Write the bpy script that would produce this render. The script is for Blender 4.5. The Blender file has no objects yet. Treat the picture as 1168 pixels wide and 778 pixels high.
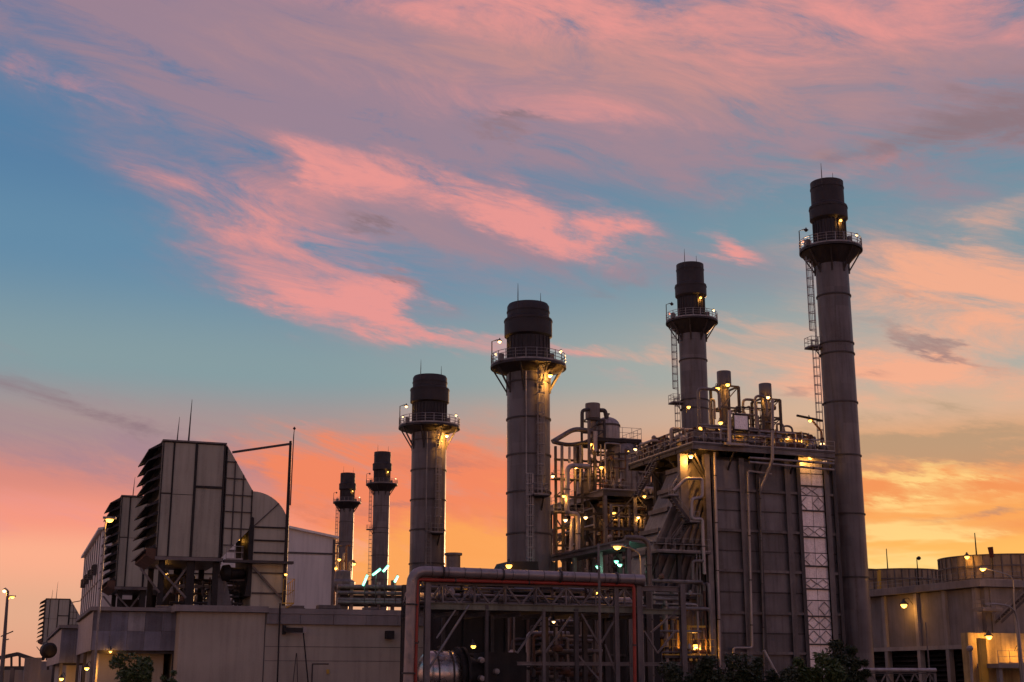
import bpy, math, random
from mathutils import Vector
random.seed(7)
SC = bpy.context.scene
COL = SC.collection
R = math.radians
PI = math.pi

# ------------------------------------------------------------------ camera
F, PITCH, TH, CZ = 1510.0, R(14.3), R(20.3), 2.0      # focal length in photo pixels, tilt, plant grid turn, eye height
G0 = (1.8, 141.6)                                     # plant grid origin (foot of the broad front stack)
cam = bpy.data.cameras.new('camera'); cam_o = bpy.data.objects.new('camera', cam); COL.objects.link(cam_o)
cam.sensor_width = 36; cam.lens = 36 * F / 1168; cam.clip_end = 6000; cam.clip_start = 0.5
cam_o.location = (0, 0, CZ); cam_o.rotation_euler = (R(90) + PITCH, 0, 0)
SC.camera = cam_o

# ------------------------------------------------------------------ sky and sun
SUN_AZ, SUN_EL = R(17.8), R(3.0)
def lin(c):
    f = lambda x: x / 12.92 if x <= .04045 else ((x + .055) / 1.055) ** 2.4
    return tuple(f(v / 255) for v in c) + (1,)
def ray(px, py):
    a = (px - 584) / F; b = (389 - py) / F
    return (a, math.cos(PITCH) - b * math.sin(PITCH), math.sin(PITCH) + b * math.cos(PITCH))
def azel(px, py):
    d = Vector(ray(px, py)).normalized()
    return math.degrees(math.atan2(d.x, d.y)), math.degrees(math.asin(d.z))
world = bpy.data.worlds.new('World'); SC.world = world; world.use_nodes = True
NT = world.node_tree; NT.nodes.clear()
def N(t, **k):
    n = NT.nodes.new(t)
    for a, v in k.items(): setattr(n, a, v)
    return n
def put(sock, v):
    if hasattr(v, 'is_output'): NT.links.new(v, sock)
    else: sock.default_value = v
def M(op, a, b=0.0, c=0.0, clamp=False):
    n = N('ShaderNodeMath', operation=op, use_clamp=clamp)
    put(n.inputs[0], a); put(n.inputs[1], b)
    if len(n.inputs) > 2: put(n.inputs[2], c)
    return n.outputs[0]
def VM(op, a, b=(0, 0, 0), out=0):
    n = N('ShaderNodeVectorMath', operation=op); put(n.inputs[0], a); put(n.inputs[1], b)
    return n.outputs[out]
def MIX(f, a, b, bt='MIX'):
    n = N('ShaderNodeMix', data_type='RGBA', blend_type=bt)
    put(n.inputs[0], f); put(n.inputs[6], a); put(n.inputs[7], b)
    return n.outputs[2]
def SS(x, lo, hi):
    n = N('ShaderNodeMapRange', interpolation_type='SMOOTHSTEP')
    put(n.inputs[0], x); n.inputs[1].default_value = lo; n.inputs[2].default_value = hi
    return n.outputs[0]
def NOISE(vec, scale, detail=5, rough=.55, dist=0.0, color=False):
    n = N('ShaderNodeTexNoise'); put(n.inputs['Vector'], vec)
    n.inputs['Scale'].default_value = scale; n.inputs['Detail'].default_value = detail
    n.inputs['Roughness'].default_value = rough; n.inputs['Distortion'].default_value = dist
    return n.outputs[1 if color else 0]
def RAMP(x, pts):
    n = N('ShaderNodeValToRGB'); cr = n.color_ramp; cr.interpolation = 'EASE'
    while len(cr.elements) > 1: cr.elements.remove(cr.elements[-1])
    for i, (e, c) in enumerate(pts):
        el = cr.elements[0] if i == 0 else cr.elements.new(min(e / 40, 1))
        el.position = min(e / 40, 1); el.color = lin(c)
    put(n.inputs[0], x); return n.outputs[0]
tc = N('ShaderNodeTexCoord').outputs['Generated']
D = VM('NORMALIZE', tc)
sx = N('ShaderNodeSeparateXYZ'); put(sx.inputs[0], D)
DX, DY, DZ = sx.outputs
az = M('MULTIPLY', M('ARCTAN2', DX, DY), 57.2958)
el = M('MULTIPLY', M('ARCSINE', DZ), 57.2958)
# wispy warp of the cloud field (in sky angles)
dn = N('ShaderNodeMapping', vector_type='TEXTURE'); put(dn.inputs[0], D); dn.inputs['Scale'].default_value = (1, 1, .24)
dn.inputs['Rotation'].default_value = (0, R(13), 0)
w1 = NOISE(dn.outputs[0], 6.5, 6, .66, 0, True)
w = VM('MULTIPLY', VM('SUBTRACT', w1, (.5, .5, .5)), (11, 4.0, 0))
cb = N('ShaderNodeCombineXYZ'); put(cb.inputs[0], az); put(cb.inputs[1], M('MULTIPLY', el, -1)); cb.inputs[2].default_value = 1.0
Q = VM('ADD', cb.outputs[0], w)
PXD = 57.2958 / F
def field(blobs, src):
    s = None
    for (px, py, rx, ry, rot, amp) in blobs:
        a0, e0 = azel(px, py); c, n = math.cos(R(rot)), math.sin(R(rot)); ix, iy = 1 / (rx * PXD), 1 / (ry * PXD)
        x = VM('DOT_PRODUCT', src, (c * ix, n * ix, -(c * a0 - n * e0) * ix), out=1)
        y = VM('DOT_PRODUCT', src, (-n * iy, c * iy, -(-n * a0 - c * e0) * iy), out=1)
        g = M('POWER', .3679, M('MULTIPLY_ADD', x, x, M('MULTIPLY', y, y)))
        s = M('MULTIPLY', g, amp) if s is None else M('MULTIPLY_ADD', g, amp, s)
    return s
# clear dusk sky: two elevation ramps, one towards the sun and one away from it
eln = M('DIVIDE', el, 40.0, clamp=True)
away = RAMP(eln, [(0, (228, 160, 128)), (2.7, (232, 172, 138)), (4.9, (255, 174, 138)), (6.4, (250, 150, 124)), (8, (222, 138, 124)), (10.1, (172, 148, 146)),
                  (12.7, (134, 158, 164)), (17.7, (98, 140, 170)), (21.4, (84, 128, 166)), (28.8, (84, 118, 160)), (40, (70, 95, 140))])
toward = RAMP(eln, [(0, (248, 176, 90)), (2.7, (255, 192, 96)), (4.9, (255, 184, 86)), (6.4, (249, 164, 80)), (8.0, (245, 150, 88)), (9.6, (224, 164, 120)),
                    (11, (212, 176, 148)), (12.7, (172, 174, 166)), (17.7, (118, 150, 164)), (21.4, (100, 142, 164)), (28.8, (100, 128, 160)), (40, (74, 98, 140))])
dsun = M('ABSOLUTE', M('SUBTRACT', az, math.degrees(SUN_AZ)))
col = MIX(SS(dsun, 28, 3), away, toward)
tex = NOISE(dn.outputs[0], 7.5, 7, .68, .7)
txc = M('MULTIPLY_ADD', tex, 3.8, -.95)
txs = M('MULTIPLY_ADD', tex, 3.4, -.72)
low = N('ShaderNodeMapping', vector_type='POINT'); put(low.inputs[0], D); low.inputs['Scale'].default_value = (1, 1, 9)
st = NOISE(low.outputs[0], 5.0, 4, .6, 0)
stc = M('MULTIPLY_ADD', st, 3.2, -1.1)
def layer(base, blobs, colr, lo=.1, hi=1.5, t=txc, op=1.0, src=None):
    f = M('MULTIPLY', field(blobs, src or Q), t)
    return MIX(M('MULTIPLY', SS(f, lo, hi), op), base, colr)
# mauve veil, high up and going on beyond the frame
veil = NOISE(D, 2.2, 3, .6, 0)
high = M('MULTIPLY', SS(el, 24, 38), SS(veil, .36, .62))
side = M('MULTIPLY', SS(M('ABSOLUTE', az), 24, 42), SS(veil, .46, .68))
col = MIX(M('MULTIPLY', M('MAXIMUM', high, side), .75), col, lin((176, 128, 146)))
col = layer(col, [(120, 10, 330, 85, 6, 1.0), (420, 40, 260, 110, 4, 1.0), (760, 70, 330, 110, 3, 1.1), (1080, 70, 260, 110, 4, 1.0), (420, 190, 220, 90, 14, .75),
                  (640, 110, 260, 50, 8, .6), (330, 280, 180, 80, 22, .8), (540, 260, 190, 40, 14, .7), (80, 450, 190, 34, 12, .6), (40, 505, 240, 30, 6, .55), (250, 530, 220, 30, 5, .4),
                  (750, 310, 150, 30, 6, .5), (1010, 250, 140, 40, -20, .35), (860, 170, 200, 40, 4, .5)],
            lin((166, 133, 146)), .02, 1.25, t=txs, op=.82)
col = layer(col, [(880, 80, 330, 90, 3, .8), (620, 40, 260, 60, 4, .7), (330, 60, 200, 40, 8, .4), (420, 240, 200, 60, 18, .4)], lin((196, 143, 138)), .05, 1.3, t=txs, op=.8)
col = layer(col, [(560, 8, 330, 30, 3, 1.2), (760, 80, 280, 40, 6, .45), (1080, 15, 240, 34, 2, 1.0), (560, 120, 300, 34, 9, .4), (100, 100, 140, 10, 10, .6), (870, 50, 160, 30, 10, .35), (700, 140, 200, 18, 4, .4),
                  (380, 205, 80, 26, 12, 1.2), (310, 245, 120, 30, 22, .8), (490, 215, 150, 24, 14, .8), (590, 258, 130, 18, 14, 1.2), (660, 265, 55, 30, 6, .7), (330, 195, 30, 20, 30, .6),
                  (330, 300, 140, 46, 26, .75), (350, 345, 70, 34, 15, .9), (440, 340, 46, 34, 50, .9), (500, 384, 120, 12, 15, .9), (650, 402, 120, 9, 8, .9),
                  (836, 280, 44, 16, 20, 1.2), (1000, 200, 160, 12, -6, .6), (370, 490, 40, 6, -12, .6), (690, 435, 60, 6, 0, .4),
                  (50, 582, 190, 18, 3, .8), (70, 608, 180, 10, 5, .6)],
            lin((238, 150, 144)), .1, 1.8, op=.95)
col = layer(col, [(1080, 290, 150, 30, 14, .8), (1090, 360, 160, 40, 16, 1.0), (1140, 320, 100, 40, 8, 1.0), (1080, 442, 170, 24, 4, 1.2), (1000, 425, 130, 22, 2, .8),
                  (880, 400, 140, 20, 6, .6), (860, 372, 110, 10, 4, .6), (730, 410, 90, 10, 10, .7), (1140, 250, 100, 24, -16, .6), (1000, 170, 170, 10, -12, .4)],
            lin((247, 172, 138)), .08, 1.7, op=.95)
# glowing orange bank low behind the stacks
col = layer(col, [(400, 540, 100, 44, 0, 1.1), (540, 555, 140, 60, 0, 1.1), (480, 610, 170, 40, 0, 1.0), (680, 600, 120, 50, 0, .8), (820, 590, 140, 60, 0, .7), (330, 515, 70, 22, 5, .6)],
            lin((246, 130, 86)), .04, 1.35, op=.97)
col = layer(col, [(430, 632, 200, 34, 0, 1.1), (600, 632, 200, 38, 0, 1.2), (720, 570, 160, 20, 0, .6)], lin((255, 164, 76)), .06, 1.3, op=.9)
# grey-olive bank and streaks of the sunset on the right
col = layer(col, [(1100, 506, 210, 26, 2, 1.5), (980, 498, 110, 16, 4, .8)], lin((166, 144, 118)), .1, 1.4, t=txs, op=.7)
col = layer(col, [(1060, 550, 220, 14, 2, 2.0), (1070, 604, 200, 14, 0, 1.8), (1100, 580, 180, 12, 2, 1.8), (1060, 634, 200, 10, 0, 1.5)], lin((240, 140, 74)), .15, 1.1, t=stc, op=.8)
col = layer(col, [(1062, 608, 90, 34, 0, 1.6), (1060, 538, 150, 7, 0, 1.5), (1060, 640, 160, 20, 0, 1.3), (1040, 616, 200, 8, 2, 1.6), (1062, 580, 30, 60, 0, .8), (1120, 565, 120, 6, 0, 1.3)], lin((255, 216, 132)), .1, 1.3, t=stc, op=.85)
# grey cloud streaks, thin and dark
col = layer(col, [(1060, 165, 150, 30, -8, .9), (1130, 125, 90, 44, -10, .7), (430, 268, 42, 7, 14, 1.1), (400, 272, 22, 5, 5, .8), (440, 315, 60, 8, 24, 1.0), (560, 148, 60, 8, 3, .9), (690, 330, 80, 12, -10, .5),
                  (60, 440, 150, 14, 14, .8), (150, 480, 110, 14, 18, .7), (920, 440, 50, 7, 0, .8), (1140, 575, 80, 7, -6, .7), (1070, 395, 120, 10, 22, .8), (1060, 335, 60, 9, 20, .6),
                  (520, 530, 100, 9, 4, .7), (420, 575, 120, 8, 3, .6), (620, 590, 80, 8, 0, .6)],
            lin((138, 114, 122)), .12, 1.4, op=.78)
sky = N('ShaderNodeTexSky'); sky.sky_type = 'NISHITA'; sky.sun_disc = False
sky.sun_elevation = SUN_EL; sky.sun_rotation = SUN_AZ; sky.dust_density = 3.0
bg1 = N('ShaderNodeBackground'); put(bg1.inputs[0], sky.outputs[0]); bg1.inputs[1].default_value = 0.002
hs = N('ShaderNodeHueSaturation'); hs.inputs['Saturation'].default_value = .97; put(hs.inputs['Color'], col)
bg2 = N('ShaderNodeBackground'); put(bg2.inputs[0], hs.outputs[0]); bg2.inputs[1].default_value = 0.96
ad = N('ShaderNodeAddShader'); put(ad.inputs[0], bg1.outputs[0]); put(ad.inputs[1], bg2.outputs[0])
wo = N('ShaderNodeOutputWorld'); put(wo.inputs[0], ad.outputs[0])
sun = bpy.data.lights.new('sun', 'SUN'); sun.energy = 2.4; sun.angle = R(2.0); sun.color = (1, .52, .24)
sun_o = bpy.data.objects.new('sun', sun); COL.objects.link(sun_o)
sd = Vector((math.sin(SUN_AZ) * math.cos(SUN_EL), math.cos(SUN_AZ) * math.cos(SUN_EL), math.sin(SUN_EL)))
sun_o.rotation_euler = (-sd).to_track_quat('-Z', 'Y').to_euler(); sun_o.location = (60, 120, 90)
world.cycles.sampling_method = 'MANUAL'; world.cycles.sample_map_resolution = 256
cy = SC.cycles; cy.use_adaptive_sampling = True; cy.adaptive_threshold = .015; cy.adaptive_min_samples = 8; cy.use_denoising = True; cy.max_bounces = 6; cy.sample_clamp_indirect = 4
vs = SC.view_settings; vs.view_transform = 'Standard'; vs.look = 'None'; vs.exposure = 0.0; vs.gamma = 1.0

# ------------------------------------------------------------------ plant grid helpers
CU = (math.cos(TH), math.sin(TH)); CV = (-math.sin(TH), math.cos(TH))
def togrid(p):
    x = p[0] - G0[0]; y = p[1] - G0[1]
    return (x * CU[0] + y * CU[1], x * CV[0] + y * CV[1], p[2])
def toworld(g):
    return (G0[0] + g[0] * CU[0] + g[1] * CV[0], G0[1] + g[0] * CU[1] + g[1] * CV[1], g[2])
CG = togrid((0, 0, CZ))
def at(px, py, u=None, v=None, z=None, Y=None):
    """grid point of a photo reading on a known plane of the plant"""
    d = ray(px, py)
    du = d[0] * CU[0] + d[1] * CU[1]; dv = d[0] * CV[0] + d[1] * CV[1]
    if u is not None: t = (u - CG[0]) / du
    elif v is not None: t = (v - CG[1]) / dv
    elif z is not None: t = (z - CZ) / d[2]
    else: t = Y / d[1]
    return Vector((CG[0] + t * du, CG[1] + t * dv, CZ + t * d[2]))
ORG = {}
def tag(o, label=None, cat=None, group=None, kind=None):
    if label: o['label'] = label
    if cat: o['category'] = cat
    if group: o['group'] = group
    if kind: o['kind'] = kind
    return o
def thing(name, label, cat, g, group=None):
    o = bpy.data.objects.new(name, None); COL.objects.link(o)
    o.empty_display_size = .3
    o.location = toworld(g); o.rotation_euler = (0, 0, TH)
    ORG[o.name] = Vector(g); return tag(o, label, cat, group)
def root(o):
    while o.parent: o = o.parent
    return o
def frame(d):
    d = d.normalized(); up = Vector((0, 0, 1)) if abs(d.z) < .95 else Vector((1, 0, 0))
    s = d.cross(up).normalized(); return d, s, s.cross(d).normalized()
class MB:
    def __init__(s): s.v = []; s.f = []; s.smooth = False
    def add(s, vs, fs):
        b = len(s.v); s.v += [tuple(x) for x in vs]; s.f += [tuple(i + b for i in f) for f in fs]; return s
    def box(s, u0, u1, v0, v1, z0, z1):
        return s.add([(u0, v0, z0), (u1, v0, z0), (u1, v1, z0), (u0, v1, z0), (u0, v0, z1), (u1, v0, z1), (u1, v1, z1), (u0, v1, z1)],
                     [(0, 3, 2, 1), (4, 5, 6, 7), (0, 1, 5, 4), (1, 2, 6, 5), (2, 3, 7, 6), (3, 0, 4, 7)])
    def bar(s, a, b, w=.12, h=None):
        a = Vector(a); b = Vector(b); h = h or w
        d, x, y = frame(b - a); x = x * w / 2; y = y * h / 2
        vs = [p + i * x + j * y for p in (a, b) for i, j in ((-1, -1), (1, -1), (1, 1), (-1, 1))]
        return s.add(vs, [(0, 1, 2, 3), (7, 6, 5, 4), (0, 4, 5, 1), (1, 5, 6, 2), (2, 6, 7, 3), (3, 7, 4, 0)])
    def ibeam(s, a, b, w=.3, h=.4, t=.05):
        """I section, web upright"""
        a = Vector(a); b = Vector(b); d, x, y = frame(b - a)
        s.bar(a + y * (h - t) / 2, b + y * (h - t) / 2, w, t); s.bar(a - y * (h - t) / 2, b - y * (h - t) / 2, w, t)
        return s.bar(a, b, t, h - 2 * t)
    def hcol(s, u, v, z0, z1, w=.35, t=.05):
        """H column: flanges face the v axis"""
        s.box(u - w / 2, u + w / 2, v - w / 2, v - w / 2 + t, z0, z1); s.box(u - w / 2, u + w / 2, v + w / 2 - t, v + w / 2, z0, z1)
        return s.box(u - t / 2, u + t / 2, v - w / 2 + t, v + w / 2 - t, z0, z1)
    def tube(s, pts, r, n=10, cap=True):
        s.smooth = True
        pts = [Vector(p) for p in pts]; rs = r if isinstance(r, (list, tuple)) else [r] * len(pts)
        b = len(s.v); vs = []; px = None
        for i, p in enumerate(pts):
            t = (pts[min(i + 1, len(pts) - 1)] - pts[max(i - 1, 0)]).normalized()
            if px is None: _, x, _ = frame(t)
            else: x = (px - t * px.dot(t)).normalized()
            y = t.cross(x); px = x
            k = 1.0
            if 0 < i < len(pts) - 1:
                c = (pts[i] - pts[i - 1]).normalized().dot((pts[i + 1] - pts[i]).normalized()); k = 1 / max(.6, math.sqrt((1 + c) / 2))
            for j in range(n):
                a = 2 * PI * j / n; vs.append(p + (x * math.cos(a) + y * math.sin(a)) * rs[i] * (k if k < 1.05 else 1.02))
        fs = []
        for i in range(len(pts) - 1):
            for j in range(n): fs.append((i * n + j, i * n + (j + 1) % n, (i + 1) * n + (j + 1) % n, (i + 1) * n + j))
        if cap: fs += [tuple(range(n - 1, -1, -1)), tuple((len(pts) - 1) * n + j for j in range(n))]
        return s.add(vs, fs)
    def pipe(s, pts, r, n=10, bend=None, seg=5):
        """pipe run with rounded elbows"""
        pts = [Vector(p) for p in pts]; bend = bend or r * 2.2; out = [pts[0]]
        for i in range(1, len(pts) - 1):
            a, p, b = pts[i - 1], pts[i], pts[i + 1]
            k = min(bend, (a - p).length * .45, (b - p).length * .45)
            p0 = p + (a - p).normalized() * k; p1 = p + (b - p).normalized() * k
            for q in range(seg + 1):
                t = q / seg; out.append(p0 * (1 - t) ** 2 + p * 2 * t * (1 - t) + p1 * t * t)
        out.append(pts[-1]); return s.tube(out, r, n)
    def lathe(s, c, prof, n=32, axis=None):
        s.smooth = True
        c = Vector(c)
        if axis is None: d, x, y = Vector((0, 0, 1)), Vector((1, 0, 0)), Vector((0, 1, 0))
        else: d, x, y = frame(Vector(axis))
        vs = [c + d * z + (x * math.cos(2 * PI * j / n) + y * math.sin(2 * PI * j / n)) * r for r, z in prof for j in range(n)]
        fs = [(i * n + j, i * n + (j + 1) % n, (i + 1) * n + (j + 1) % n, (i + 1) * n + j) for i in range(len(prof) - 1) for j in range(n)]
        if prof[0][0] > 1e-4: fs.append(tuple(range(n - 1, -1, -1)))
        if prof[-1][0] > 1e-4: fs.append(tuple((len(prof) - 1) * n + j for j in range(n)))
        return s.add(vs, fs)
    def ring(s, c, r, w, h, n=32):
        """flat hoop of width w (radial) and height h"""
        s.smooth = True; c = Vector(c); vs = []; fs = []
        for j in range(n):
            a = 2 * PI * j / n; e = Vector((math.cos(a), math.sin(a), 0))
            vs += [c + e * r, c + e * (r + w), c + e * (r + w) + Vector((0, 0, h)), c + e * r + Vector((0, 0, h))]
        for j in range(n):
            a = 4 * j; b = 4 * ((j + 1) % n)
            fs += [(a + i, b + i, b + (i + 1) % 4, a + (i + 1) % 4) for i in range(4)]
        return s.add(vs, [f[::-1] for f in fs])
    def arcbar(s, c, r, a0, a1, w, n=20):
        c = Vector(c); p = [c + Vector((math.cos(a0 + (a1 - a0) * i / n) * r, math.sin(a0 + (a1 - a0) * i / n) * r, 0)) for i in range(n + 1)]
        return s.tube(p, w / 2, 5)
    def prism(s, poly, v0, v1):
        """(u, z) outline pushed along v"""
        n = len(poly); a = sum(poly[i][0] * poly[(i + 1) % n][1] - poly[(i + 1) % n][0] * poly[i][1] for i in range(n))
        if a < 0: poly = poly[::-1]
        vs = [(u, v0, z) for u, z in poly] + [(u, v1, z) for u, z in poly]
        return s.add(vs, [tuple(range(n)), tuple(range(2 * n - 1, n - 1, -1))] + [(i + n, (i + 1) % n + n, (i + 1) % n, i) for i in range(n)])
    def hull(s, a, b):
        """two 4-point loops joined into a closed tapering box"""
        return s.add(list(a) + list(b), [(3, 2, 1, 0), (4, 5, 6, 7), (0, 1, 5, 4), (1, 2, 6, 5), (2, 3, 7, 6), (3, 0, 4, 7)])
    def build(s, name, mat, parent=None, g=None, label=None, cat=None, group=None, kind=None, bevel=0):
        o0 = ORG[root(parent).name] if parent else Vector(g)
        me = bpy.data.meshes.new(name)
        me.from_pydata([(x - o0[0], y - o0[1], z - o0[2]) for x, y, z in s.v], [], s.f); me.validate()
        if s.smooth:
            me.polygons.foreach_set('use_smooth', [True] * len(me.polygons)); me.set_sharp_from_angle(angle=R(38))
        me.materials.append(mat)
        o = bpy.data.objects.new(name, me); COL.objects.link(o)
        if parent: o.parent = parent
        else:
            o.location = toworld(o0); o.rotation_euler = (0, 0, TH); ORG[o.name] = Vector(o0)
        return tag(o, label, cat, group, kind)
def inst(me, name, parent, off):
    o = bpy.data.objects.new(name, me); COL.objects.link(o); o.parent = parent; o.location = off; return o
def dup(o, parent=None):
    c = o.copy(); COL.objects.link(c); c.parent = parent
    for ch in o.children: dup(ch, c)
    return c
def dup_to(o, g, label, group=None):
    c = dup(o); c.location = toworld(g); ORG[c.name] = Vector(g); tag(c, label, None, group); return c

# ------------------------------------------------------------------ materials
def mat(name, c, rough=.6, metal=0.0, var=.25, scale=.6, streak=.35, bump=.15, dirt=(.05, .04, .035), dirtamt=.35, fine=9.0, spec=.4, rnd=.12, plates=False):
    m = bpy.data.materials.new(name); m.use_nodes = True; nt = m.node_tree; L = nt.links; b = nt.nodes['Principled BSDF']
    geo = nt.nodes.new('ShaderNodeNewGeometry')
    def noise(sc, det, vs=None):
        n = nt.nodes.new('ShaderNodeTexNoise'); n.inputs['Scale'].default_value = sc; n.inputs['Detail'].default_value = det
        if vs:
            mp = nt.nodes.new('ShaderNodeMapping'); mp.inputs['Scale'].default_value = vs
            L.new(geo.outputs['Position'], mp.inputs[0]); L.new(mp.outputs[0], n.inputs['Vector'])
        else: L.new(geo.outputs['Position'], n.inputs['Vector'])
        return n.outputs[0]
    def mapr(x, a, bb, lo, hi):
        n = nt.nodes.new('ShaderNodeMapRange'); L.new(x, n.inputs[0])
        for i, v in enumerate((a, bb, lo, hi)): n.inputs[1 + i].default_value = v
        return n.outputs[0]
    n1 = noise(scale, 6); n2 = noise(2.2, 5, (1, 1, .07)); n3 = noise(fine, 4)
    mx = nt.nodes.new('ShaderNodeMix'); mx.data_type = 'RGBA'
    mx.inputs[6].default_value = tuple(x * (1 - var) for x in c) + (1,); mx.inputs[7].default_value = tuple(min(1, x * (1 + var)) for x in c) + (1,)
    L.new(mapr(n1, .3, .7, 0, 1), mx.inputs[0])
    oi = nt.nodes.new('ShaderNodeObjectInfo'); hv = nt.nodes.new('ShaderNodeHueSaturation'); L.new(mx.outputs[2], hv.inputs['Color'])
    rv = mapr(oi.outputs['Random'], 0, 1, 1 - rnd, 1 + rnd)
    if plates:                                   # rolled plates: each course and strake has its own tone
        sp = nt.nodes.new('ShaderNodeVectorMath'); sp.operation = 'SNAP'; L.new(geo.outputs['Position'], sp.inputs[0]); sp.inputs[1].default_value = (2.6, 2.6, 2.4)
        wn = nt.nodes.new('ShaderNodeTexWhiteNoise'); L.new(sp.outputs[0], wn.inputs[0]); pv = nt.nodes.new('ShaderNodeMath'); pv.operation = 'MULTIPLY'
        L.new(rv, pv.inputs[0]); L.new(mapr(wn.outputs[0], 0, 1, .84, 1.14), pv.inputs[1]); rv = pv.outputs[0]
    L.new(rv, hv.inputs['Value'])
    m2 = nt.nodes.new('ShaderNodeMix'); m2.data_type = 'RGBA'; L.new(hv.outputs[0], m2.inputs[6]); m2.inputs[7].default_value = dirt + (1,)
    mm = nt.nodes.new('ShaderNodeMath'); mm.operation = 'MULTIPLY'
    L.new(mapr(n2, .45, .75, 0, streak + dirtamt), mm.inputs[0]); L.new(mapr(n3, .3, .65, .4, 1), mm.inputs[1]); L.new(mm.outputs[0], m2.inputs[0])
    L.new(m2.outputs[2], b.inputs['Base Color'])
    L.new(mapr(n3, .3, .7, max(.05, rough - .12), min(1, rough + .15)), b.inputs['Roughness'])
    b.inputs['Metallic'].default_value = metal; b.inputs['Specular IOR Level'].default_value = spec
    if bump:
        bp = nt.nodes.new('ShaderNodeBump'); bp.inputs['Strength'].default_value = bump; bp.inputs['Distance'].default_value = .05
        L.new(n3, bp.inputs['Height']); L.new(bp.outputs[0], b.inputs['Normal'])
    return m
def emit(name, c, s):
    m = bpy.data.materials.new(name); m.use_nodes = True; b = m.node_tree.nodes['Principled BSDF']
    b.inputs['Base Color'].default_value = (.6, .5, .4, 1); b.inputs['Emission Color'].default_value = c + (1,); b.inputs['Emission Strength'].default_value = s
    return m
def leafmat(name, c1, c2):
    m = bpy.data.materials.new(name); m.use_nodes = True; nt = m.node_tree; L = nt.links; b = nt.nodes['Principled BSDF']
    geo = nt.nodes.new('ShaderNodeNewGeometry'); rp = nt.nodes.new('ShaderNodeMix'); rp.data_type = 'RGBA'
    rp.inputs[6].default_value = c1 + (1,); rp.inputs[7].default_value = c2 + (1,)
    L.new(geo.outputs['Random Per Island'], rp.inputs[0]); L.new(rp.outputs[2], b.inputs['Base Color']); b.inputs['Roughness'].default_value = .6
    b.inputs['Subsurface Weight'].default_value = 0
    return m
m_stack = mat('stack_paint', (.138, .124, .128), .42, .1, .2, .35, .45, dirtamt=.4, rnd=.05, plates=True, dirt=(.06, .04, .035))
m_soot = mat('sooty_steel', (.038, .033, .036), .6, .2, .3, .5, .3)
m_steel = mat('painted_steel', (.062, .054, .053), .55, .2, .3)
m_steelL = mat('grey_steel', (.155, .136, .132), .5, .3, .25)
m_dark = mat('dark_steel', (.02, .017, .017), .6, .2, .3)
m_rail = mat('galvanised_rail', (.28, .26, .26), .45, .6, .2, dirtamt=.2)
m_intake = mat('intake_cladding', (.38, .355, .285), .5, 0, .1, .3, .22, dirtamt=.18)
m_hood = mat('louver_hood', (.035, .03, .032), .6, 0, .3)
m_casing = mat('boiler_casing', (.145, .132, .135), .42, .2, .2, .5, .4, rnd=.2)
m_concrete = mat('stained_concrete', (.25, .218, .203), .85, 0, .2, .35, .15, .3, rnd=.08, dirtamt=.18)
m_fan = mat('sunset_tinted_staves', (.36, .27, .18), .7, 0, .2, .6, .3)  # warm sunset glow on the cylinders put into the stave colour
m_trim = mat('pale_concrete', (.34, .3, .28), .85, 0, .15, .5, .15, .25, dirtamt=.15)
m_wall = mat('rendered_wall', (.47, .4, .315), .85, 0, .16, .2, .15, .2, dirtamt=.2, dirt=(.16, .13, .1))
m_white = mat('white_cladding', (.88, .8, .73), .6, 0, .05, .2, .15, dirtamt=.1)
m_tin = mat('blue_grey_sheet', (.2, .2, .245), .5, .2, .18, .8, .3)
m_tin2 = mat('dull_sheet', (.16, .155, .18), .55, .2, .2, .8, .35)
m_tin3 = mat('pale_sheet', (.3, .28, .28), .55, .1, .2, .8, .35)
m_alu = mat('pipe_lagging', (.34, .29, .28), .38, .5, .15, 1.2, .2, bump=.02, dirtamt=.12, fine=2.5)
m_paleflue = mat('pale_pipe', (.36, .315, .3), .4, .3, .15, 1.0)
m_red = mat('red_pipe', (.4, .055, .035), .45, 0, .15, 1.0, .2, dirtamt=.15)
m_green = mat('green_grey_beam', (.16, .16, .115), .6, .1, .25)
m_galv = mat('galvanised_sheet', (.8, .75, .75), .3, .25, .12, 2.5, .2, dirtamt=.12)
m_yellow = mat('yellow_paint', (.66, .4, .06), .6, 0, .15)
m_tank = mat('polished_vessel', (.5, .44, .4), .28, .9, .1, 1.0, .2, bump=.02, dirtamt=.12, fine=2.5)
m_ground = mat('bare_ground', (.09, .075, .06), .95, 0, .35, .08, .1, .4)
m_grass = leafmat('leaves_dark', (.022, .03, .012), (.05, .065, .024))
m_leaf2 = leafmat('leaves_green', (.035, .06, .015), (.09, .12, .03))
m_bark = mat('bark', (.06, .045, .035), .9)
m_lamp = emit('sodium_bulb', (1, .47, .07), 5.0)
m_lampw = emit('pale_bulb', (1, .62, .28), 4)
m_lampr = emit('red_beacon', (1, .22, .1), 4)
m_tubeg = emit('green_tube', (.2, 1, .62), 2.6)
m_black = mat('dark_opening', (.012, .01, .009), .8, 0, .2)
m_rust = mat('rusty_steel', (.14, .075, .05), .75, .1, .3)
m_lagw = mat('weathered_lagging', (.2, .172, .16), .5, .2, .3, 1.0, .4)

def point(parent, off, power, color=(1, .44, .075), r=.15):
    l = bpy.data.lights.new('lamp_light', 'POINT'); l.energy = power; l.color = color; l.shadow_soft_size = r
    o = bpy.data.objects.new('lamp_light', l); COL.objects.link(o); o.parent = parent; o.location = off
    return o
def V(*a): return Vector(a)
ORD = 'first second third fourth fifth sixth seventh eighth ninth tenth eleventh twelfth thirteenth fourteenth fifteenth sixteenth seventeenth eighteenth'.split()

# ================================================================== setting
gm = MB(); gm.add([(-2500, -400, 0), (2500, -400, 0), (2500, 3500, 0), (-2500, 3500, 0)], [(0, 1, 2, 3)])
gm.build('ground', m_ground, g=(0, 0, 0), kind='structure')

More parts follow.
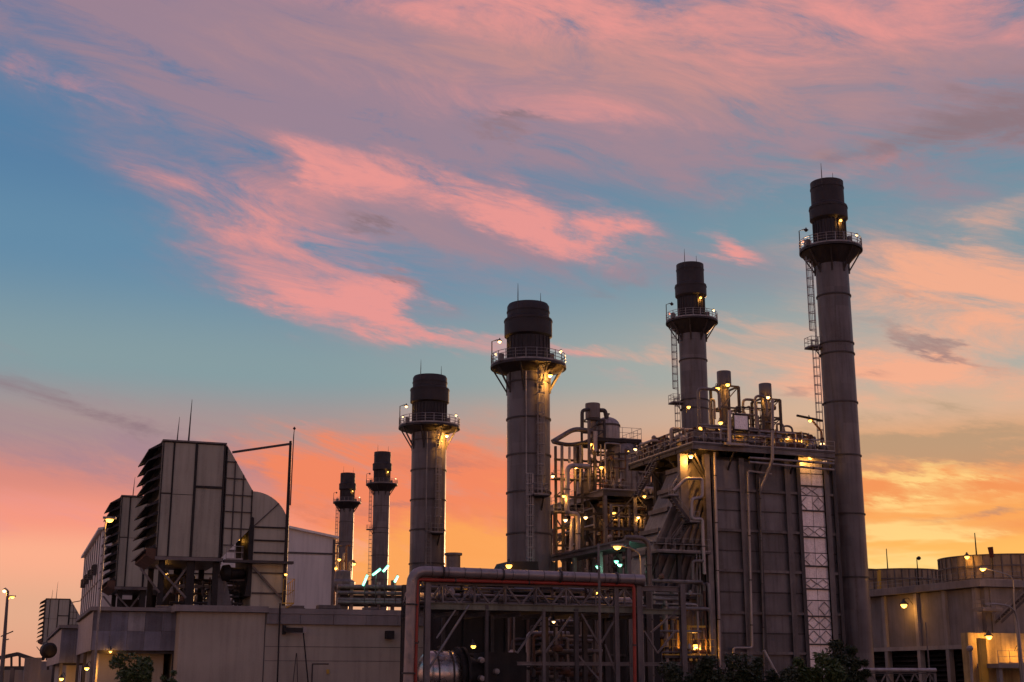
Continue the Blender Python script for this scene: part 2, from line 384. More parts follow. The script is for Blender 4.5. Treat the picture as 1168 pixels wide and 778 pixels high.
# ================================================================== shared small builders
def lantern(parent, p, power=120, r=.2, m=None, hood=True, name='lamp', color=(1, .44, .075)):
    """lamp head: hood over a glowing bulb that really lights its surroundings"""
    p = Vector(p); h = MB()
    if hood: h.lathe(p, [(r * 1.5, r * .15), (r * 1.55, r * .25), (r * .7, r * 1.0), (r * .35, r * 1.5), (r * .3, r * 1.9)], 12)
    else: h.lathe(p, [(r * .9, r * .7), (r * .9, r * .95), (r * .4, r * 1.3)], 10)
    o = h.build(name, m_steel, parent)
    b = MB(); b.lathe(p, [(.01, -r), (r * .6, -r * .8), (r, -r * .2), (r * .95, r * .1), (r * .5, r * .5), (.01, r * .6)], 12)
    b.build('bulb', m or m_lamp, o)
    if power: point(o, p - ORG[root(parent).name] - V(0, 0, r * 1.6), power, color, r)
    return o
def lamp_thing(name, label, p, power=150, r=.22, back=(0, .8, 0), m=None, color=(1, .44, .075), group=None):
    """bracket lamp of its own: arm, hood, bulb"""
    p = Vector(p); t = thing(name, label, 'lamp', p + Vector(back), group)
    a = MB(); q = p + V(0, 0, r * 1.9); a.tube([q, q + Vector(back) * .5 + V(0, 0, .12), p + Vector(back)], .04, 6)
    a.build('bracket', m_steel, t); lantern(t, p, power, r, m, color=color); return t
def railing(parent, pts, h=1.1, post=1.5, name='railing', m=None, r=.03, closed=False):
    """guard rail along a polyline: posts, top and knee rails"""
    b = MB(); pts = [Vector(p) for p in pts]
    if closed: pts = pts + [pts[0]]
    for a, c in zip(pts, pts[1:]):
        n = max(1, round((c - a).length / post))
        for i in range(n + 1):
            p = a.lerp(c, i / n); b.bar(p, p + V(0, 0, h), r * 1.6)
        for k in (h, h * .55): b.bar(a + V(0, 0, k), c + V(0, 0, k), r * 1.5)
        b.bar(a + V(0, 0, .07), c + V(0, 0, .07), .02, .12)
    return b.build(name, m or m_rail, parent)
def ladder(parent, a, z0, z1, nrm, cage=True, w=.5, name='ladder', m=None):
    """vertical ladder at (u, v) with safety hoops opening along nrm"""
    b = MB(); n = Vector((nrm[0], nrm[1], 0)).normalized(); t = V(-n.y, n.x, 0); p = V(a[0], a[1], 0)
    for s in (-1, 1): b.bar(p + t * s * w / 2 + V(0, 0, z0), p + t * s * w / 2 + V(0, 0, z1), .07)
    z = z0 + .3
    while z < z1: b.bar(p - t * w / 2 + V(0, 0, z), p + t * w / 2 + V(0, 0, z), .035); z += .4
    if cage:
        z = z0 + 2.2; hoops = [[] for _ in range(5)]
        while z <= z1:
            q = [p + t * .42 * math.cos(k * PI / 6) + n * .75 * math.sin(k * PI / 6) + V(0, 0, z) for k in range(7)]
            for c, d in zip(q, q[1:]): b.bar(c, d, .05, .08)
            z += 1.1
        for k in (1, 2, 3, 4, 5):
            q = p + t * .42 * math.cos(k * PI / 6) + n * .75 * math.sin(k * PI / 6); b.bar(q + V(0, 0, z0 + 2.2), q + V(0, 0, z - 1.1), .045)
    return b.build(name, m or m_rail, parent)
def stair(name, label, a, b, w=.9, wdir=(0, 1, 0), m=None, cat='stair', parent=None):
    """flight with stringers, treads and handrails from a (low) to b (high)"""
    a = Vector(a); b = Vector(b); wd = Vector(wdir).normalized() * w
    t = parent or thing(name, label, cat, a); n = max(4, int((b.z - a.z) / .28))
    for k in (0, 1):
        s = MB(); s.bar(a + wd * k, b + wd * k, .06, .28); s.build('stringer', m or m_steel, t)
        h = MB(); h.bar(a + wd * k + V(0, 0, 1), b + wd * k + V(0, 0, 1), .05)
        for i in range(0, n + 1, 4): p = a.lerp(b, i / n) + wd * k; h.bar(p, p + V(0, 0, 1), .045)
        h.build('handrail', m_rail, t)
    d = (b - a); d.z = 0; d = d.normalized()
    for i in range(1, n):
        p = a.lerp(b, i / n); s = MB(); s.bar(p + d * .02, p + wd + d * .02, .26, .05) if abs(d.dot(wd)) < .1 else None
        s.build('tread', m_rail, t)
    return t
def valve(g, label, group, s=1.0, m=None, wheel=(0, -1, 0)):
    g = Vector(g); t = thing('valve', label, 'valve', g, group)
    b = MB(); b.lathe(g, [(.12 * s, 0), (.12 * s, .25 * s), (.22 * s, .3 * s), (.3 * s, .55 * s), (.22 * s, .8 * s), (.1 * s, .9 * s), (.08 * s, 1.35 * s)], 10)
    b.build('body', m or m_lagw, t)
    c = g + V(0, 0, 1.38 * s); h = MB(); d = Vector(wheel)
    h.lathe(c, [(.19 * s, -.03), (.22 * s, 0), (.19 * s, .03), (.16 * s, 0), (.19 * s, -.03)], 14, axis=d); h.bar(c - V(.18 * s, 0, 0), c + V(.18 * s, 0, 0), .04); h.bar(c - V(0, 0, .18 * s), c + V(0, 0, .18 * s), .04)
    h.build('handwheel', m_rust, t)
    f = MB(); f.lathe(g + V(-.5 * s, 0, .55 * s), [(.14 * s, 0), (.14 * s, .14 * s), (.26 * s, .14 * s), (.26 * s, .2 * s), (.13 * s, .2 * s), (.13 * s, .8 * s), (.26 * s, .8 * s), (.26 * s, .86 * s), (.14 * s, .86 * s), (.14 * s, 1.0 * s)], 10, axis=(1, 0, 0))
    f.build('flange', m or m_lagw, t); return t

# ================================================================== chimney stacks
def zs(px, ys, v=-2.0): return [at(px, y, v=v).z for y in ys]
def chimney(label, g, kind, Rr, H, rot=0.0, detail=True, extra=(), group='exhaust stacks'):
    """kind A: slim tall stack, kind B: broad bypass stack"""
    u, v, _ = g; t = thing('chimney_stack', label, 'chimney', g, group); n = 40; c = (u, v, 0)
    if kind == 'A':
        zc, zb1, zb0, zp = H, H - 3.2, H - 5.0, H - 8.9
        rp, rband, rcap = Rr * 1.93, Rr * 1.17, Rr * 1.02
        rings = [H - 14.9, H - 20.9, H - 22.2, H - 28.2, H - 34.6, H - 41.5, H - 48.8]
    else:
        zc, zb1, zb0, zp = H, H - 1.6, H - 3.6, H - 7.0
        rp, rband, rcap = Rr * 1.78, Rr * 1.13, Rr * 1.0
        rings = [H - 9.0, H - 13.0, H - 17.0, H - 21.0, H - 25.4, H - 31, H - 37]
    s = MB(); s.lathe(c, [(Rr, 0), (Rr, zp - .3)], n); s.build('shaft', m_stack, t)
    s = MB(); s.lathe(c, [(Rr * 1.25, 0), (Rr * 1.25, .25), (Rr * 1.12, .3), (Rr * 1.003, 1.2)], n); s.build('base_skirt', m_steel, t)
    for z in rings:
        if z > 2:
            s = MB(); s.ring((u, v, z), Rr - .02, .14, .16, n); s.build('ring', m_steel, t)
    s = MB()
    if kind == 'A':
        s.lathe(c, [(Rr * .97, zp - .3), (Rr * .97, zb0 - .3), (rband, zb0 + .1), (rband, zb1), (rcap, zb1 + .25), (rcap, zc), (rcap - .12, zc), (rcap - .12, zc - 2)], n)
    else:
        s.lathe(c, [(Rr * .98, zp - .3), (Rr * .98, zb0 - .2), (rband, zb0), (rband, zb1 - .1), (rband - .14, zb1), (rcap, zb1 + .1), (rcap, zc - .2), (rcap - .14, zc + .05), (rcap - .3, zc + .05), (rcap - .3, zc - 2)], n)
    up = s.build('stack_head', m_soot, t)
    s = MB(); s.ring((u, v, zc - .9), rcap - .01, .07, .12, n); s.build('band', m_soot, up); s = MB(); s.ring((u, v, zb1 - .35), rband - .01, .07, .12, n); s.build('band', m_soot, up)
    k = 28
    s = MB()
    for i in range(k):
        a = 2 * PI * i / k; e = V(math.cos(a), math.sin(a), 0); q = V(u, v, 0) + e * (Rr * .98 + .05); s.bar(q + V(0, 0, zp), q + V(0, 0, zb0 - .2), .09)
    s.build('stiffener', m_soot, up)
    # access platform, its skirt, brackets and rail
    s = MB(); s.ring((u, v, zp - .25), Rr - .05, rp - Rr + .05, .28, n); pl = s.build('platform', m_soot, t)
    s = MB()
    if kind == 'A': s.lathe(c, [(Rr, zp - 2.0), (rp * .93, zp - .27)], n)
    else: s.lathe(c, [(Rr, zp - .9), (rp * .95, zp - .27)], n)
    s.f = [f for f in s.f if len(f) == 4]; s.build('skirt', m_soot, pl)
    for i in range(8):
        a = 2 * PI * i / 8 + .2; e = V(math.cos(a), math.sin(a), 0); q = V(u, v, 0)
        s = MB(); s.bar(q + e * Rr + V(0, 0, zp - 2.9), q + e * rp * .93 + V(0, 0, zp - .35), .16); s.bar(q + e * (Rr + .05) + V(0, 0, zp - 3.1), q + e * (Rr + .05) + V(0, 0, zp - .4), .18); s.build('bracket', m_steel, t)
    s = MB(); nr = 22
    for i in range(nr):
        a = 2 * PI * i / nr; e = V(math.cos(a), math.sin(a), 0) * (rp - .08) + V(u, v, 0); s.bar(e + V(0, 0, zp), e + V(0, 0, zp + 1.25), .07)
    for h in (.55, .9, 1.25): s.arcbar((u, v, zp + h), rp - .08, 0, 2 * PI, .07, nr * 2)
    s.ring((u, v, zp), rp - .1, .03, .22, n); s.build('railing', m_rail, pl)
    for a in (.55, PI + .7):      # lightning rods
        e = V(math.cos(a), math.sin(a), 0) * (rcap - .03) + V(u, v, 0); s = MB(); s.tube([e + V(0, 0, zc - 1.2), e + V(0, 0, zc + .8), e + V(0, 0, zc + 2.0)], [.07, .05, .02], 5); s.build('lightning_rod', m_steel, t)
    # ladders
    cd = V(CG[0] - u, CG[1] - v, 0).normalized(); tl = V(cd.y, -cd.x, 0)     # towards the viewer's side / to its left
    if tl.dot(V(-1, 0, 0)) < 0: tl = -tl
    if kind == 'A':
        zl = H - 21.2; e = (tl * .97 + cd * .25).normalized(); q = V(u, v, 0) + e * (Rr + .45)
        ladder(t, (q.x, q.y), zl, zp + 1.2, (e.x, e.y), True, .55)
        q2 = V(u, v, 0) + (tl * .9 + cd * .45).normalized() * (Rr + .4); ladder(t, (q2.x, q2.y), 2, zl + 1.2, (tl.x, tl.y), True, .55)
        s = MB(); o = V(u, v, 0) + e * (Rr + .7); s.box(o.x - .95, o.x + .95, o.y - .8, o.y + .8, zl - .15, zl); rpf = s.build('rest_platform', m_steel, t)
        x0, x1, y0, y1 = o.x - .9, o.x + .9, o.y - .75, o.y + .75
        railing(rpf, [(x1, y0, zl), (x0, y0, zl), (x0, y1, zl), (x1, y1, zl)], 1.2, .9)
        s = MB(); s.bar(V(o.x, o.y, zl - .1), V(o.x, o.y, zl - .1) - e * .7 - V(0, 0, 1.1), .12); s.build('bracket', m_steel, rpf)
    else:
        zl = H - 21.5; e = (cd * .88 - tl * .45).normalized(); q = V(u, v, 0) + e * (Rr + .3); ladder(t, (q.x, q.y), zl, zp, (e.x, e.y), True, .55)
        e2 = (cd * .99 - tl * .05).normalized(); q2 = V(u, v, 0) + e2 * (Rr + .3); ladder(t, (q2.x, q2.y), 2, zl + 2.4, (e2.x, e2.y), True, .55)
        em = (e * .8 + e2 * .2).normalized(); o = V(u, v, 0) + em * (Rr + .55)
        s = MB(); s.box(o.x - .9, o.x + .9, o.y - .7, o.y + .7, zl - .15, zl); rpf = s.build('rest_platform', m_dark, t)
        x0, x1, y0, y1 = o.x - .85, o.x + .85, o.y - .65, o.y + .65
        railing(rpf, [(x0, y1, zl), (x0, y0, zl), (x1, y0, zl), (x1, y1, zl)], 1.2, .8)
        s = MB(); s.bar(V(o.x + .5, o.y, zl - .1), V(o.x + .5, o.y, zl - .1) - em * 1.0 - V(0, 0, 2.0), .14); s.build('bracket', m_dark, rpf)
        # cable tray down the shaft
        s = MB(); q3 = V(u, v, 0) + (cd * .93 + tl * .1).normalized() * (Rr + .06); s.bar(V(q3.x, q3.y, 2), V(q3.x, q3.y, zp - 1), .14); s.build('conduit', m_rail, t)
    # small lamps and the lamp mast on the platform
    if detail:
        q = V(u, v, zp) + tl * (rp - .15); s = MB(); s.tube([q, q + V(0, 0, 2.9), q + V(.25, 0, 3.1) - tl * .3, q - tl * .8 + V(0, 0, 3.1)], .06, 6); o = s.build('lamp_mast', m_steel, t)
        lit = kind == 'B'
        lantern(t, q - tl * .85 + V(0, 0, 2.9), 30 if lit else 0, .2, m_lampw if lit else m_steel)
        q = V(u, v, zp + 1.6) - tl * (rp - .6) + cd * .6; lantern(t, q, 25, .17, m_lampw, False, color=(1, .7, .4))
        q = V(u, v, zp + 1.3) + tl * (rp - .6) + cd * .6; lantern(t, q, 0, .13, m_lampr if kind == 'A' else m_lampw, False)
        for a in (-.7, .6):
            s = MB(); q = V(u, v, zp + .15) - tl * a * rp + cd * rp * .7; s.box(q.x - .25, q.x + .25, q.y - .2, q.y + .2, zp, zp + .8); s.build('junction_box', m_steelL, t)
        if kind == 'A':
            q = V(u, v, zb0 - .6) + (cd * .78 - tl * .66).normalized() * (Rr + .2); lantern(t, q, 70, .18, m_lamp, False)
        else:
            q = V(u, v, zp - 1.5) + (cd * .72 - tl * .7).normalized() * (Rr + 1.0); lantern(t, q, 1300, .22, m_lamp)
    for (dx, dz, rr) in extra:
        s = MB(); s.lathe((u + dx, v, dz), [(.1, 0), (rr, .1), (rr, .2)], 8); s.build('sensor', m_steel, t)
    return t
chimney('tallest slim dark stack at far right, beside the large panelled boiler', (40, 0, 0), 'A', 1.98, 62.0)
chimney('slim dark stack rising behind the pipework on the boiler deck', (40.2, 36.8, 0), 'A', 2.0, 62.2)
chimney('broad dark stack with flat cap standing behind the red-edged pipe gantry', (0, 0, 0), 'B', 2.34, 42.15)
chimney('broad dark stack just left of the nearer broad stack, before the orange cloud', (0, 37.5, 0), 'B', 2.34, 41.95)
chimney('distant slim stack, right one of the small far pair', (40.8, 218, 0), 'A', 2.25, 62.2)
chimney('most distant slim stack, left one of the small far pair', (41.2, 260.3, 0), 'A', 2.2, 62.4)

# ================================================================== air intake filter houses
def intake(label, du, dv, dz=0.0, detail=True, su=1.0):
    U0, U1, V0, V1, Z0, Z1 = -39.3, -33.75, -10.0, 1.0, 12.5, 22.85
    g = (-36.5 , -4.5, 8.2); t = thing('air_intake', label, 'air intake', g, 'gas turbine air intakes')
    s = MB(); s.box(U0, U1, V0, V1, Z0, Z1); s.build('filter_house', m_steel, t)
    def panel(a, b, z0, z1, name='panel', y=V0, m=m_intake):
        q = MB(); q.box(a, b, y - .09, y - .003, z0, z1); return q.build(name, m, t)
    x = [U0 + .02, U0 + .98, U0 + 2.98, U1 - .02]; zm = Z0 + 6.35
    panel(x[0] + .06, x[1] - .08, Z0 + .06, zm - .8); panel(x[0] + .06, x[1] - .08, zm - .65, Z1 - .1)
    panel(x[1] + .08, x[2] - .12, Z0 + .06, zm - .8); panel(x[1] + .08, x[2] - .12, zm - .74, Z1 - .1)
    panel(x[2] + .12, x[3] - .1, zm + .12, Z1 - .1); panel(x[2] + .12, x[3] - .1, Z0 + .06, zm - .12)
    for a, w in ((x[1], .1), (x[2], .17), (x[3], .14), (x[0], .1)):
        q = MB(); q.box(a - w / 2, a + w / 2, V0 - .22, V0 - .1, Z0, Z1); q.build('frame_rib', m_dark, t)
    q = MB(); q.box(x[2], x[3], V0 - .2, V0 - .11, zm - .1, zm + .1); q.build('frame_rib', m_dark, t)
    q = MB(); q.box(U0 - .1, U1 + .1, V0 - .3, V1 + .1, Z1, Z1 + .14); q.build('roof', m_steelL, t)
    q = MB(); q.box(U0 - .1, U1 + .3, V0 - .3, V1 + .1, Z0 - .3, Z0); q.build('floor_frame', m_steelL, t)
    for k in range(4):
        q = MB(); w_ = (V1 - V0) / 4; q.box(U0 - .07, U0 - .003, V0 + k * w_ + .03, V0 + (k + 1) * w_ - .03, Z0 + .8, Z1 - .05); q.build('end_panel', m_intake, t)
    # weather hoods on the left end, ten in two banks, each a folded sheet
    zt = Z1 - .05
    for i in range(10):
        z = zt - i * .99 - (.25 if i > 4 else 0)
        q = MB(); a, b = V0 + .15, V1 - .15; o = U0 - 1.25; th = .05
        top = [(U0 - .09, a, z), (o, a, z - .72), (o, b, z - .72), (U0 - .09, b, z)]
        q.hull([(p[0], p[1], p[2] - th) for p in top], top)
        for vv in (a, b - .04): q.add([(U0, vv, z), (o, vv, z - .72), (o, vv, z - .82), (U0, vv, z - .3), (U0, vv + .04, z), (o, vv + .04, z - .72), (o, vv + .04, z - .82), (U0, vv + .04, z - .3)], [(0, 1, 2, 3), (7, 6, 5, 4), (0, 4, 5, 1), (1, 5, 6, 2), (2, 6, 7, 3), (3, 7, 4, 0)])
        q.box(o, o + .04, a + .04, b - .04, z - .84, z - .73)
        q.build('weather_hood', m_hood, t)
    q = MB(); q.hull([(U0 - .9, V0, Z0 + .1), (U0, V0, Z0 - .4), (U0, V1, Z0 - .4), (U0 - .9, V1, Z0 + .1)], [(U0 - .9, V0, Z0 + .7), (U0 - .01, V0, Z0 + .7), (U0 - .01, V1, Z0 + .7), (U0 - .9, V1, Z0 + .7)]); q.build('bottom_hopper', m_rust, t)
    # transition cone with ribs
    a0, a1 = U1 + .14, at(288.5, 575, v=-10).x; zt1, zb1 = at(288.5, 560.5, v=-9.6).z, at(285, 602, v=-9.6).z
    va, vb, wa, wb = V0, V1, V0 + .25, V1 - 3.4
    L = [(a0, va, Z0), (a0, va, Z1), (a0, vb, Z1), (a0, vb, Z0)]; Rr = [(a1, wa, zb1), (a1, wa, zt1), (a1, wb, zt1), (a1, wb, zb1)]
    q = MB(); q.hull(L[::-1], Rr[::-1]); tr = q.build('transition_cone', m_intake, t)
    def P(f, hgt):
        bz = Z0 + (zb1 - Z0) * f; tz = Z1 + (zt1 - Z1) * f; return V(a0 + (a1 - a0) * f, va + (wa - va) * f - .06, bz + (tz - bz) * hgt)
    for f in (.02, .33, .64, .97):
        q = MB(); q.bar(P(f, .01), P(f, .99), .12, .1); q.build('rib', m_dark if f in (.02, .97) else m_steel, tr)
    for zz in [Z0 + 1.2 + i * 1.52 for i in range(7)]:
        fs = [f / 40 for f in range(41) if Z0 + (zb1 - Z0) * f / 40 < zz < Z1 + (zt1 - Z1) * f / 40]
        if len(fs) > 3:
            pa = [V(a0 + (a1 - a0) * f, va + (wa - va) * f - .06, zz) for f in (fs[0], fs[-1])]; q = MB(); q.bar(pa[0], pa[1], .1, .1); q.build('rib', m_steel, tr)
    # elbow turning down through the roof
    e1 = at(327.5, 640, v=-9.6).x; r = e1 - a1; zc = zt1 - r; poly = [(a1, zb1 + .3), (a1, zt1)] + [(a1 + r * math.sin(k * PI / 24), zc + r * math.cos(k * PI / 24)) for k in range(1, 13)]
    poly += [(e1, 8.2), (a1 + .25, 8.2), (a1 + .25, zb1 - .1)]
    q = MB(); q.prism(poly, wa + .05, wb); el_ = q.build('duct_elbow', m_intake, t)
    for py in (602, 617, 631, 654, 677):
        z = at(310, py, v=-9.6).z; q = MB(); q.box(a1 + .3, e1 + .06, wa - .06, wa + .04, z - .07, z + .07); q.build('rib', m_dark if py in (602, 617, 631) else m_steel, el_)
    for k in (6,):
        q = MB(); an = k * PI / 24; q.bar((a1 + .2, wa, zc + .2), (a1 + r * math.sin(an), wa, zc + r * math.cos(an)), .09); q.build('rib', m_steel, el_)
    q = MB(); q.prism([(a1 - .25, zb1 - .2), (a1 + .02, zb1 + 1.0), (a1 + .2, zb1 + .9), (a1 + .26, zb1 - .3), (a1 + .24, 9.2), (a1 - .3, 9.2), (a1 - .1, 11)], wa - .04, wb + .1); q.build('elbow_shade', m_dark, t)  # dark block standing for the shade on the elbow's inner side
    # supports, decks and braces under the house
    zr = 8.3
    for uu in (U0 + .6, U0 + 3.1, U1 - .2):
        for vv in (V0 + .6, V1 - .6):
            q = MB(); q.hcol(uu, vv, zr, Z0 - .3, .5 if uu != U0 + 3.1 else .7, .06); q.build('support_column', m_dark, t)
    for (p0, p1) in [(at(160, 648, v=-9.8), at(182, 676, v=-9.8)), (at(178, 645, v=-9.9), at(212, 682, v=-9.9)), (V(U0 + .6, V0 + .6, zr), V(U0 + 3.1, V0 + .6, Z0 - .4)), (V(U1 - .2, V1 - .6, zr), V(U0 + 3.1, V1 - .6, Z0 - .4)), (at(288, 646, v=-9.9), at(322, 684, v=-9.9))]:
        q = MB(); q.bar(p0, p1, .18); q.build('brace', m_steelL, t)
    q = MB(); q.box(U1 + .35, e1 + .4, V0 - .7, V0 + .15, at(300, 643, v=-10).z, at(300, 640, v=-10).z); dk = q.build('walkway', m_steel, t)
    zw = at(300, 640, v=-10).z; railing(dk, [(U1 + .5, V0 - .6, zw), (U1 + 2.0, V0 - .6, zw), (U1 + 2.0, V0 + .1, zw)], 1.2, .7)
    q = MB(); q.lathe((U1 + .3, -8.6, 11.3), [(.05, 0), (.7, .25), (.8, .8), (.55, 1.0), (.5, 2.2), (.2, 2.4)], 16, axis=(1, .15, 0)); q.build('silencer_casing', m_dark, t)
    q = MB(); q.hull([(-34.5, -8.8, 8.3), (-32.2, -8.8, 8.3), (-32.2, -6, 8.3), (-34.5, -6, 8.3)], [(-33.6, -8.5, 11.0), (-32.9, -8.5, 11.0), (-32.9, -6.4, 11.0), (-33.6, -6.4, 11.0)]); q.build('drain_hopper', m_steelL, t)
    q = MB(); q.box(-38, -35.8, -3, 0.5, zr, 11.5); q.build('equipment_box', m_dark, t)
    # masts
    for (px, py0, py1, rr) in ((215, 503, 449, .06), (202, 501, 469, .045)):
        b = at(px, py0, v=-9.0); q = MB(); q.tube([V(b.x, b.y, Z1 - .1), V(b.x + .05, b.y, Z1 + (Z1 - Z0) * (py0 - py1) / 132 * .55), V(b.x + .1, b.y, Z1 + (Z1 - Z0) * (py0 - py1) / 132)], [rr * 1.6, rr, rr * .4], 6); q.build('lightning_rod', m_steel, t)
    b = at(327.5, 600, v=-10.4); h = at(330.5, 503, v=-10.4).z
    q = MB(); q.tube([(b.x, b.y, 8.4), (b.x, b.y, h)], [.2, .13], 8); ms = q.build('jib_mast', m_dark, t)
    q = MB(); q.bar((b.x + .1, b.y, h - .25), at(265, 516, v=-10.4), .2); q.build('jib_arm', m_steel, ms)
    q = MB(); q.tube([(b.x + .22, b.y, h - 6), (b.x + .26, b.y, h + .4), (b.x + .3, b.y, h + 1.2)], [.06, .05, .03], 6); q.lathe((b.x + .3, b.y, h + 1.2), [(.02, -.15), (.16, 0), (.02, .18)], 8); q.build('whip_aerial', m_steel, ms)
    t.location = toworld((g[0] + du, g[1] + dv, g[2] + dz)); ORG[t.name] = Vector((g[0] + du, g[1] + dv, g[2] + dz))
    return t
ia = intake('large grey air intake house nearest the camera, louvred on its left end', 0, 0)
dup_to(ia, (-36.5 - .75, -4.5 + 37.5, 8.2 - .35), 'grey air intake house half hidden behind the nearest one')
dup_to(ia, (-36.5 - 4.1, -4.5 + 226, 8.2 - 2.0), 'small distant air intake house at far left with louvred end')

# ================================================================== waste heat boiler beside the tallest stack
VF = -6.5; ZD = 26.4
hb = thing('boiler_house', 'large dark panelled boiler casing in front of the tallest stack', 'boiler', (26, 0, 0))
q = MB(); q.box(18.6, 33.4, VF + .05, 6.5, 0, ZD - 1.1); q.build('core_casing', m_dark, hb)
def ux(px, py): return at(px, py, v=VF).x
xcols = [ux(812, 560), ux(846, 600), ux(864, 600), ux(898, 600), ux(911, 600), ux(943, 600), ux(952, 600)]
zrow = [at(830, y, v=VF).z for y in (536, 559, 582, 605, 628, 651, 675, 699, 722, 745, 768)] + [.1]
zrow[0] = ZD - 1.4
for i, (a, b) in enumerate(zip(xcols, xcols[1:])):
    if i == 4: continue
    for j, (z1, z0) in enumerate(zip(zrow, zrow[1:])):
        q = MB(); q.box(a + .06, b - .06, VF - .10 - .02 * ((i * 3 + j * 5) % 3), VF + .04, z0 + .07, z1 - .07); q.build('casing_panel', m_casing, hb)
for i, x in enumerate(xcols):
    q = MB(); w = .62 if i in (1, 3, 5) else .45
    q.box(x - w / 2, x + w / 2, VF - .52, VF - .46, 0, ZD - 1.2); q.box(x - .03, x + .03, VF - .46, VF - .06, 0, ZD - 1.2); q.build('buckstay_column', m_steelL if i in (1, 3, 5, 0) else m_steel, hb)
for j, z in enumerate(zrow[:-1]):
    for i, (a, b) in enumerate(zip(xcols, xcols[1:])):
        if i == 4: continue
        d = .42 if j % 2 else .2
        q = MB(); q.box(a + .05, b - .05, VF - d, VF - .155, z - .06, z + .06)
        if j % 2: q.box(a + .05, b - .05, VF - d - .05, VF - d, z - .14, z + .14)
        q.build('buckstay_beam', m_steelL if j % 2 else m_steel, hb)
# bright galvanised lattice strip
a, b = xcols[4] + .25, xcols[5] - .28
zl = [at(925, y, v=VF).z for y in (522, 541, 555, 566, 583, 601, 613, 631, 646, 660, 672, 685, 703, 718, 735, 752, 778)]
for j, (z1, z0) in enumerate(zip(zl, zl[1:])):
    for k in range(2):
        m0 = a + (b - a) * k / 2; m1 = a + (b - a) * (k + 1) / 2
        q = MB(); q.box(m0 + .03, m1 - .03, VF - .2 - .015 * ((j + k) % 3), VF - .02, z0 + .05, z1 - .05); q.build('galvanised_panel', m_galv, hb)
    if j in (2, 3, 5, 7, 9, 11, 12, 13):
        for k in range(2):
            m0 = a + (b - a) * k / 2; m1 = a + (b - a) * (k + 1) / 2; mid = (m0 + m1) / 2; vv = VF - .26; zm = (z0 + z1) / 2; hh = (z1 - z0) * .42
            for p0, p1 in (((m0 + .05, zm), (mid, zm + hh)), ((mid, zm + hh), (m1 - .05, zm)), ((m1 - .05, zm), (mid, zm - hh)), ((mid, zm - hh), (m0 + .05, zm))):
                if (j + k) % 4 == 3 and p0[1] > p1[1]: continue
                q = MB(); q.bar((p0[0], vv, p0[1]), (p1[0], vv, p1[1]), .09, .05); q.build('lattice_bar', m_rail, hb)
    if j % 2: q = MB(); q.box(a - .1, b + .1, VF - .4, VF - .23, z0 - .08, z0 + .08); q.build('lattice_rail', m_steel, hb)
# left end wall (u = 18.6) with columns
for i, vv in enumerate((-6.2, -3, 0, 3, 6.2)):
    q = MB(); q.hcol(18.3, vv, 0, ZD - 1.2, .5, .06); q.build('end_column', m_steelL, hb)
# working deck round the top
DU0, DU1, DV0, DV1 = 15.6, 33.3, -8.2, 8.0
for k in range(8):
    w = (DU1 - DU0) / 8; q = MB(); q.box(DU0 + k * w + .01, DU0 + (k + 1) * w - .01, DV0, DV1, ZD - .12, ZD); q.build('deck_plate', m_steel, hb)
for vv in (DV0 + .1, -4, 0, 4, DV1 - .1):
    q = MB(); q.ibeam((DU0, vv, ZD - .42), (DU1, vv, ZD - .42), .3, .58); q.build('deck_beam', m_steelL if vv < -5 else m_steel, hb)
for uu in (DU0 + .1, 18.3, 22, 26, 30, DU1 - .1):
    q = MB(); q.ibeam((uu, DV0 + .26, ZD - .4), (uu, DV1 - .26, ZD - .4), .26, .5); q.build('deck_joist', m_steel, hb)
railing(hb, [(DU1, DV0 + .05, ZD), (DU0 + .05, DV0 + .05, ZD), (DU0 + .05, DV1, ZD), (DU1, DV1, ZD)], 1.15, 1.3)
for (p0, p1) in [(at(790, 524, v=-6.6), V(18.3, -6.6, ZD - 4.6)), (V(DU0 + .2, -7.9, ZD - .8), V(18.2, -6.6, ZD - 4.0)), (V(DU0 + .2, -2, ZD - .8), V(18.2, -2, ZD - 4)), (V(DU0 + .2, 3, ZD - .8), V(18.2, 3, ZD - 4)), (V(33.1, -8.0, ZD - .8), V(33.1, -6.5, ZD - 3))]:
    q = MB(); q.bar(p0, p1, .24); q.build('knee_brace', m_steel, hb)
for uu in (20.6, 24.5, 28.4):
    q = MB(); q.bar((uu, DV0 + .2, ZD - .75), (uu, VF - .1, ZD - 2.5), .16); q.build('knee_brace', m_steel, hb)

# flared inlet duct on the left of the casing, ribbed along its slope
du_ = thing('inlet_duct', 'flared ribbed gas duct sloping down from the left end of the boiler', 'duct', (14, 0, 0))
poly = [(18.0, 3), (18.0, 24.6), (16.6, 24.6), (10.8, 12.6), (3.2, 8.0), (3.2, 3)]
q = MB(); q.prism(poly, -5.4, -0.6); q.build('duct_casing', m_steelL, du_)
for k in range(7):
    o = k * .95; p0 = V(16.5 + o * .35, -5.62, 24.0 - o * .9); p1 = V(10.9 + o * .8, -5.62, 13.4 - o * .9)
    q = MB(); q.bar(p0, p1, .36, .3); q.build('stiffener_rib', m_lagw, du_)
for k in range(5):
    p0 = V(16.2 - k * 1.15, -5.2, 24.05 - k * 2.3); q = MB(); q.box(p0.x - .12, p0.x + .2, -5.3, -.7, p0.z - .1, p0.z + .35); q.build('top_rib', m_steelL, du_)
for k in range(6):
    q = MB(); x = 4.2 + k * 1.25; q.box(x - .12, x + .12, -5.75, -5.42, 3, 8.3 + k * .62); q.build('stiffener_rib', m_steel, du_)
for k, z in enumerate((15.8, 10.2)):
    q = MB(); q.box(10.9 if k == 0 else 9.2, 18.0, -6.05, -5.42, z - .12, z + .12); q.build('duct_girder', m_steel, du_)
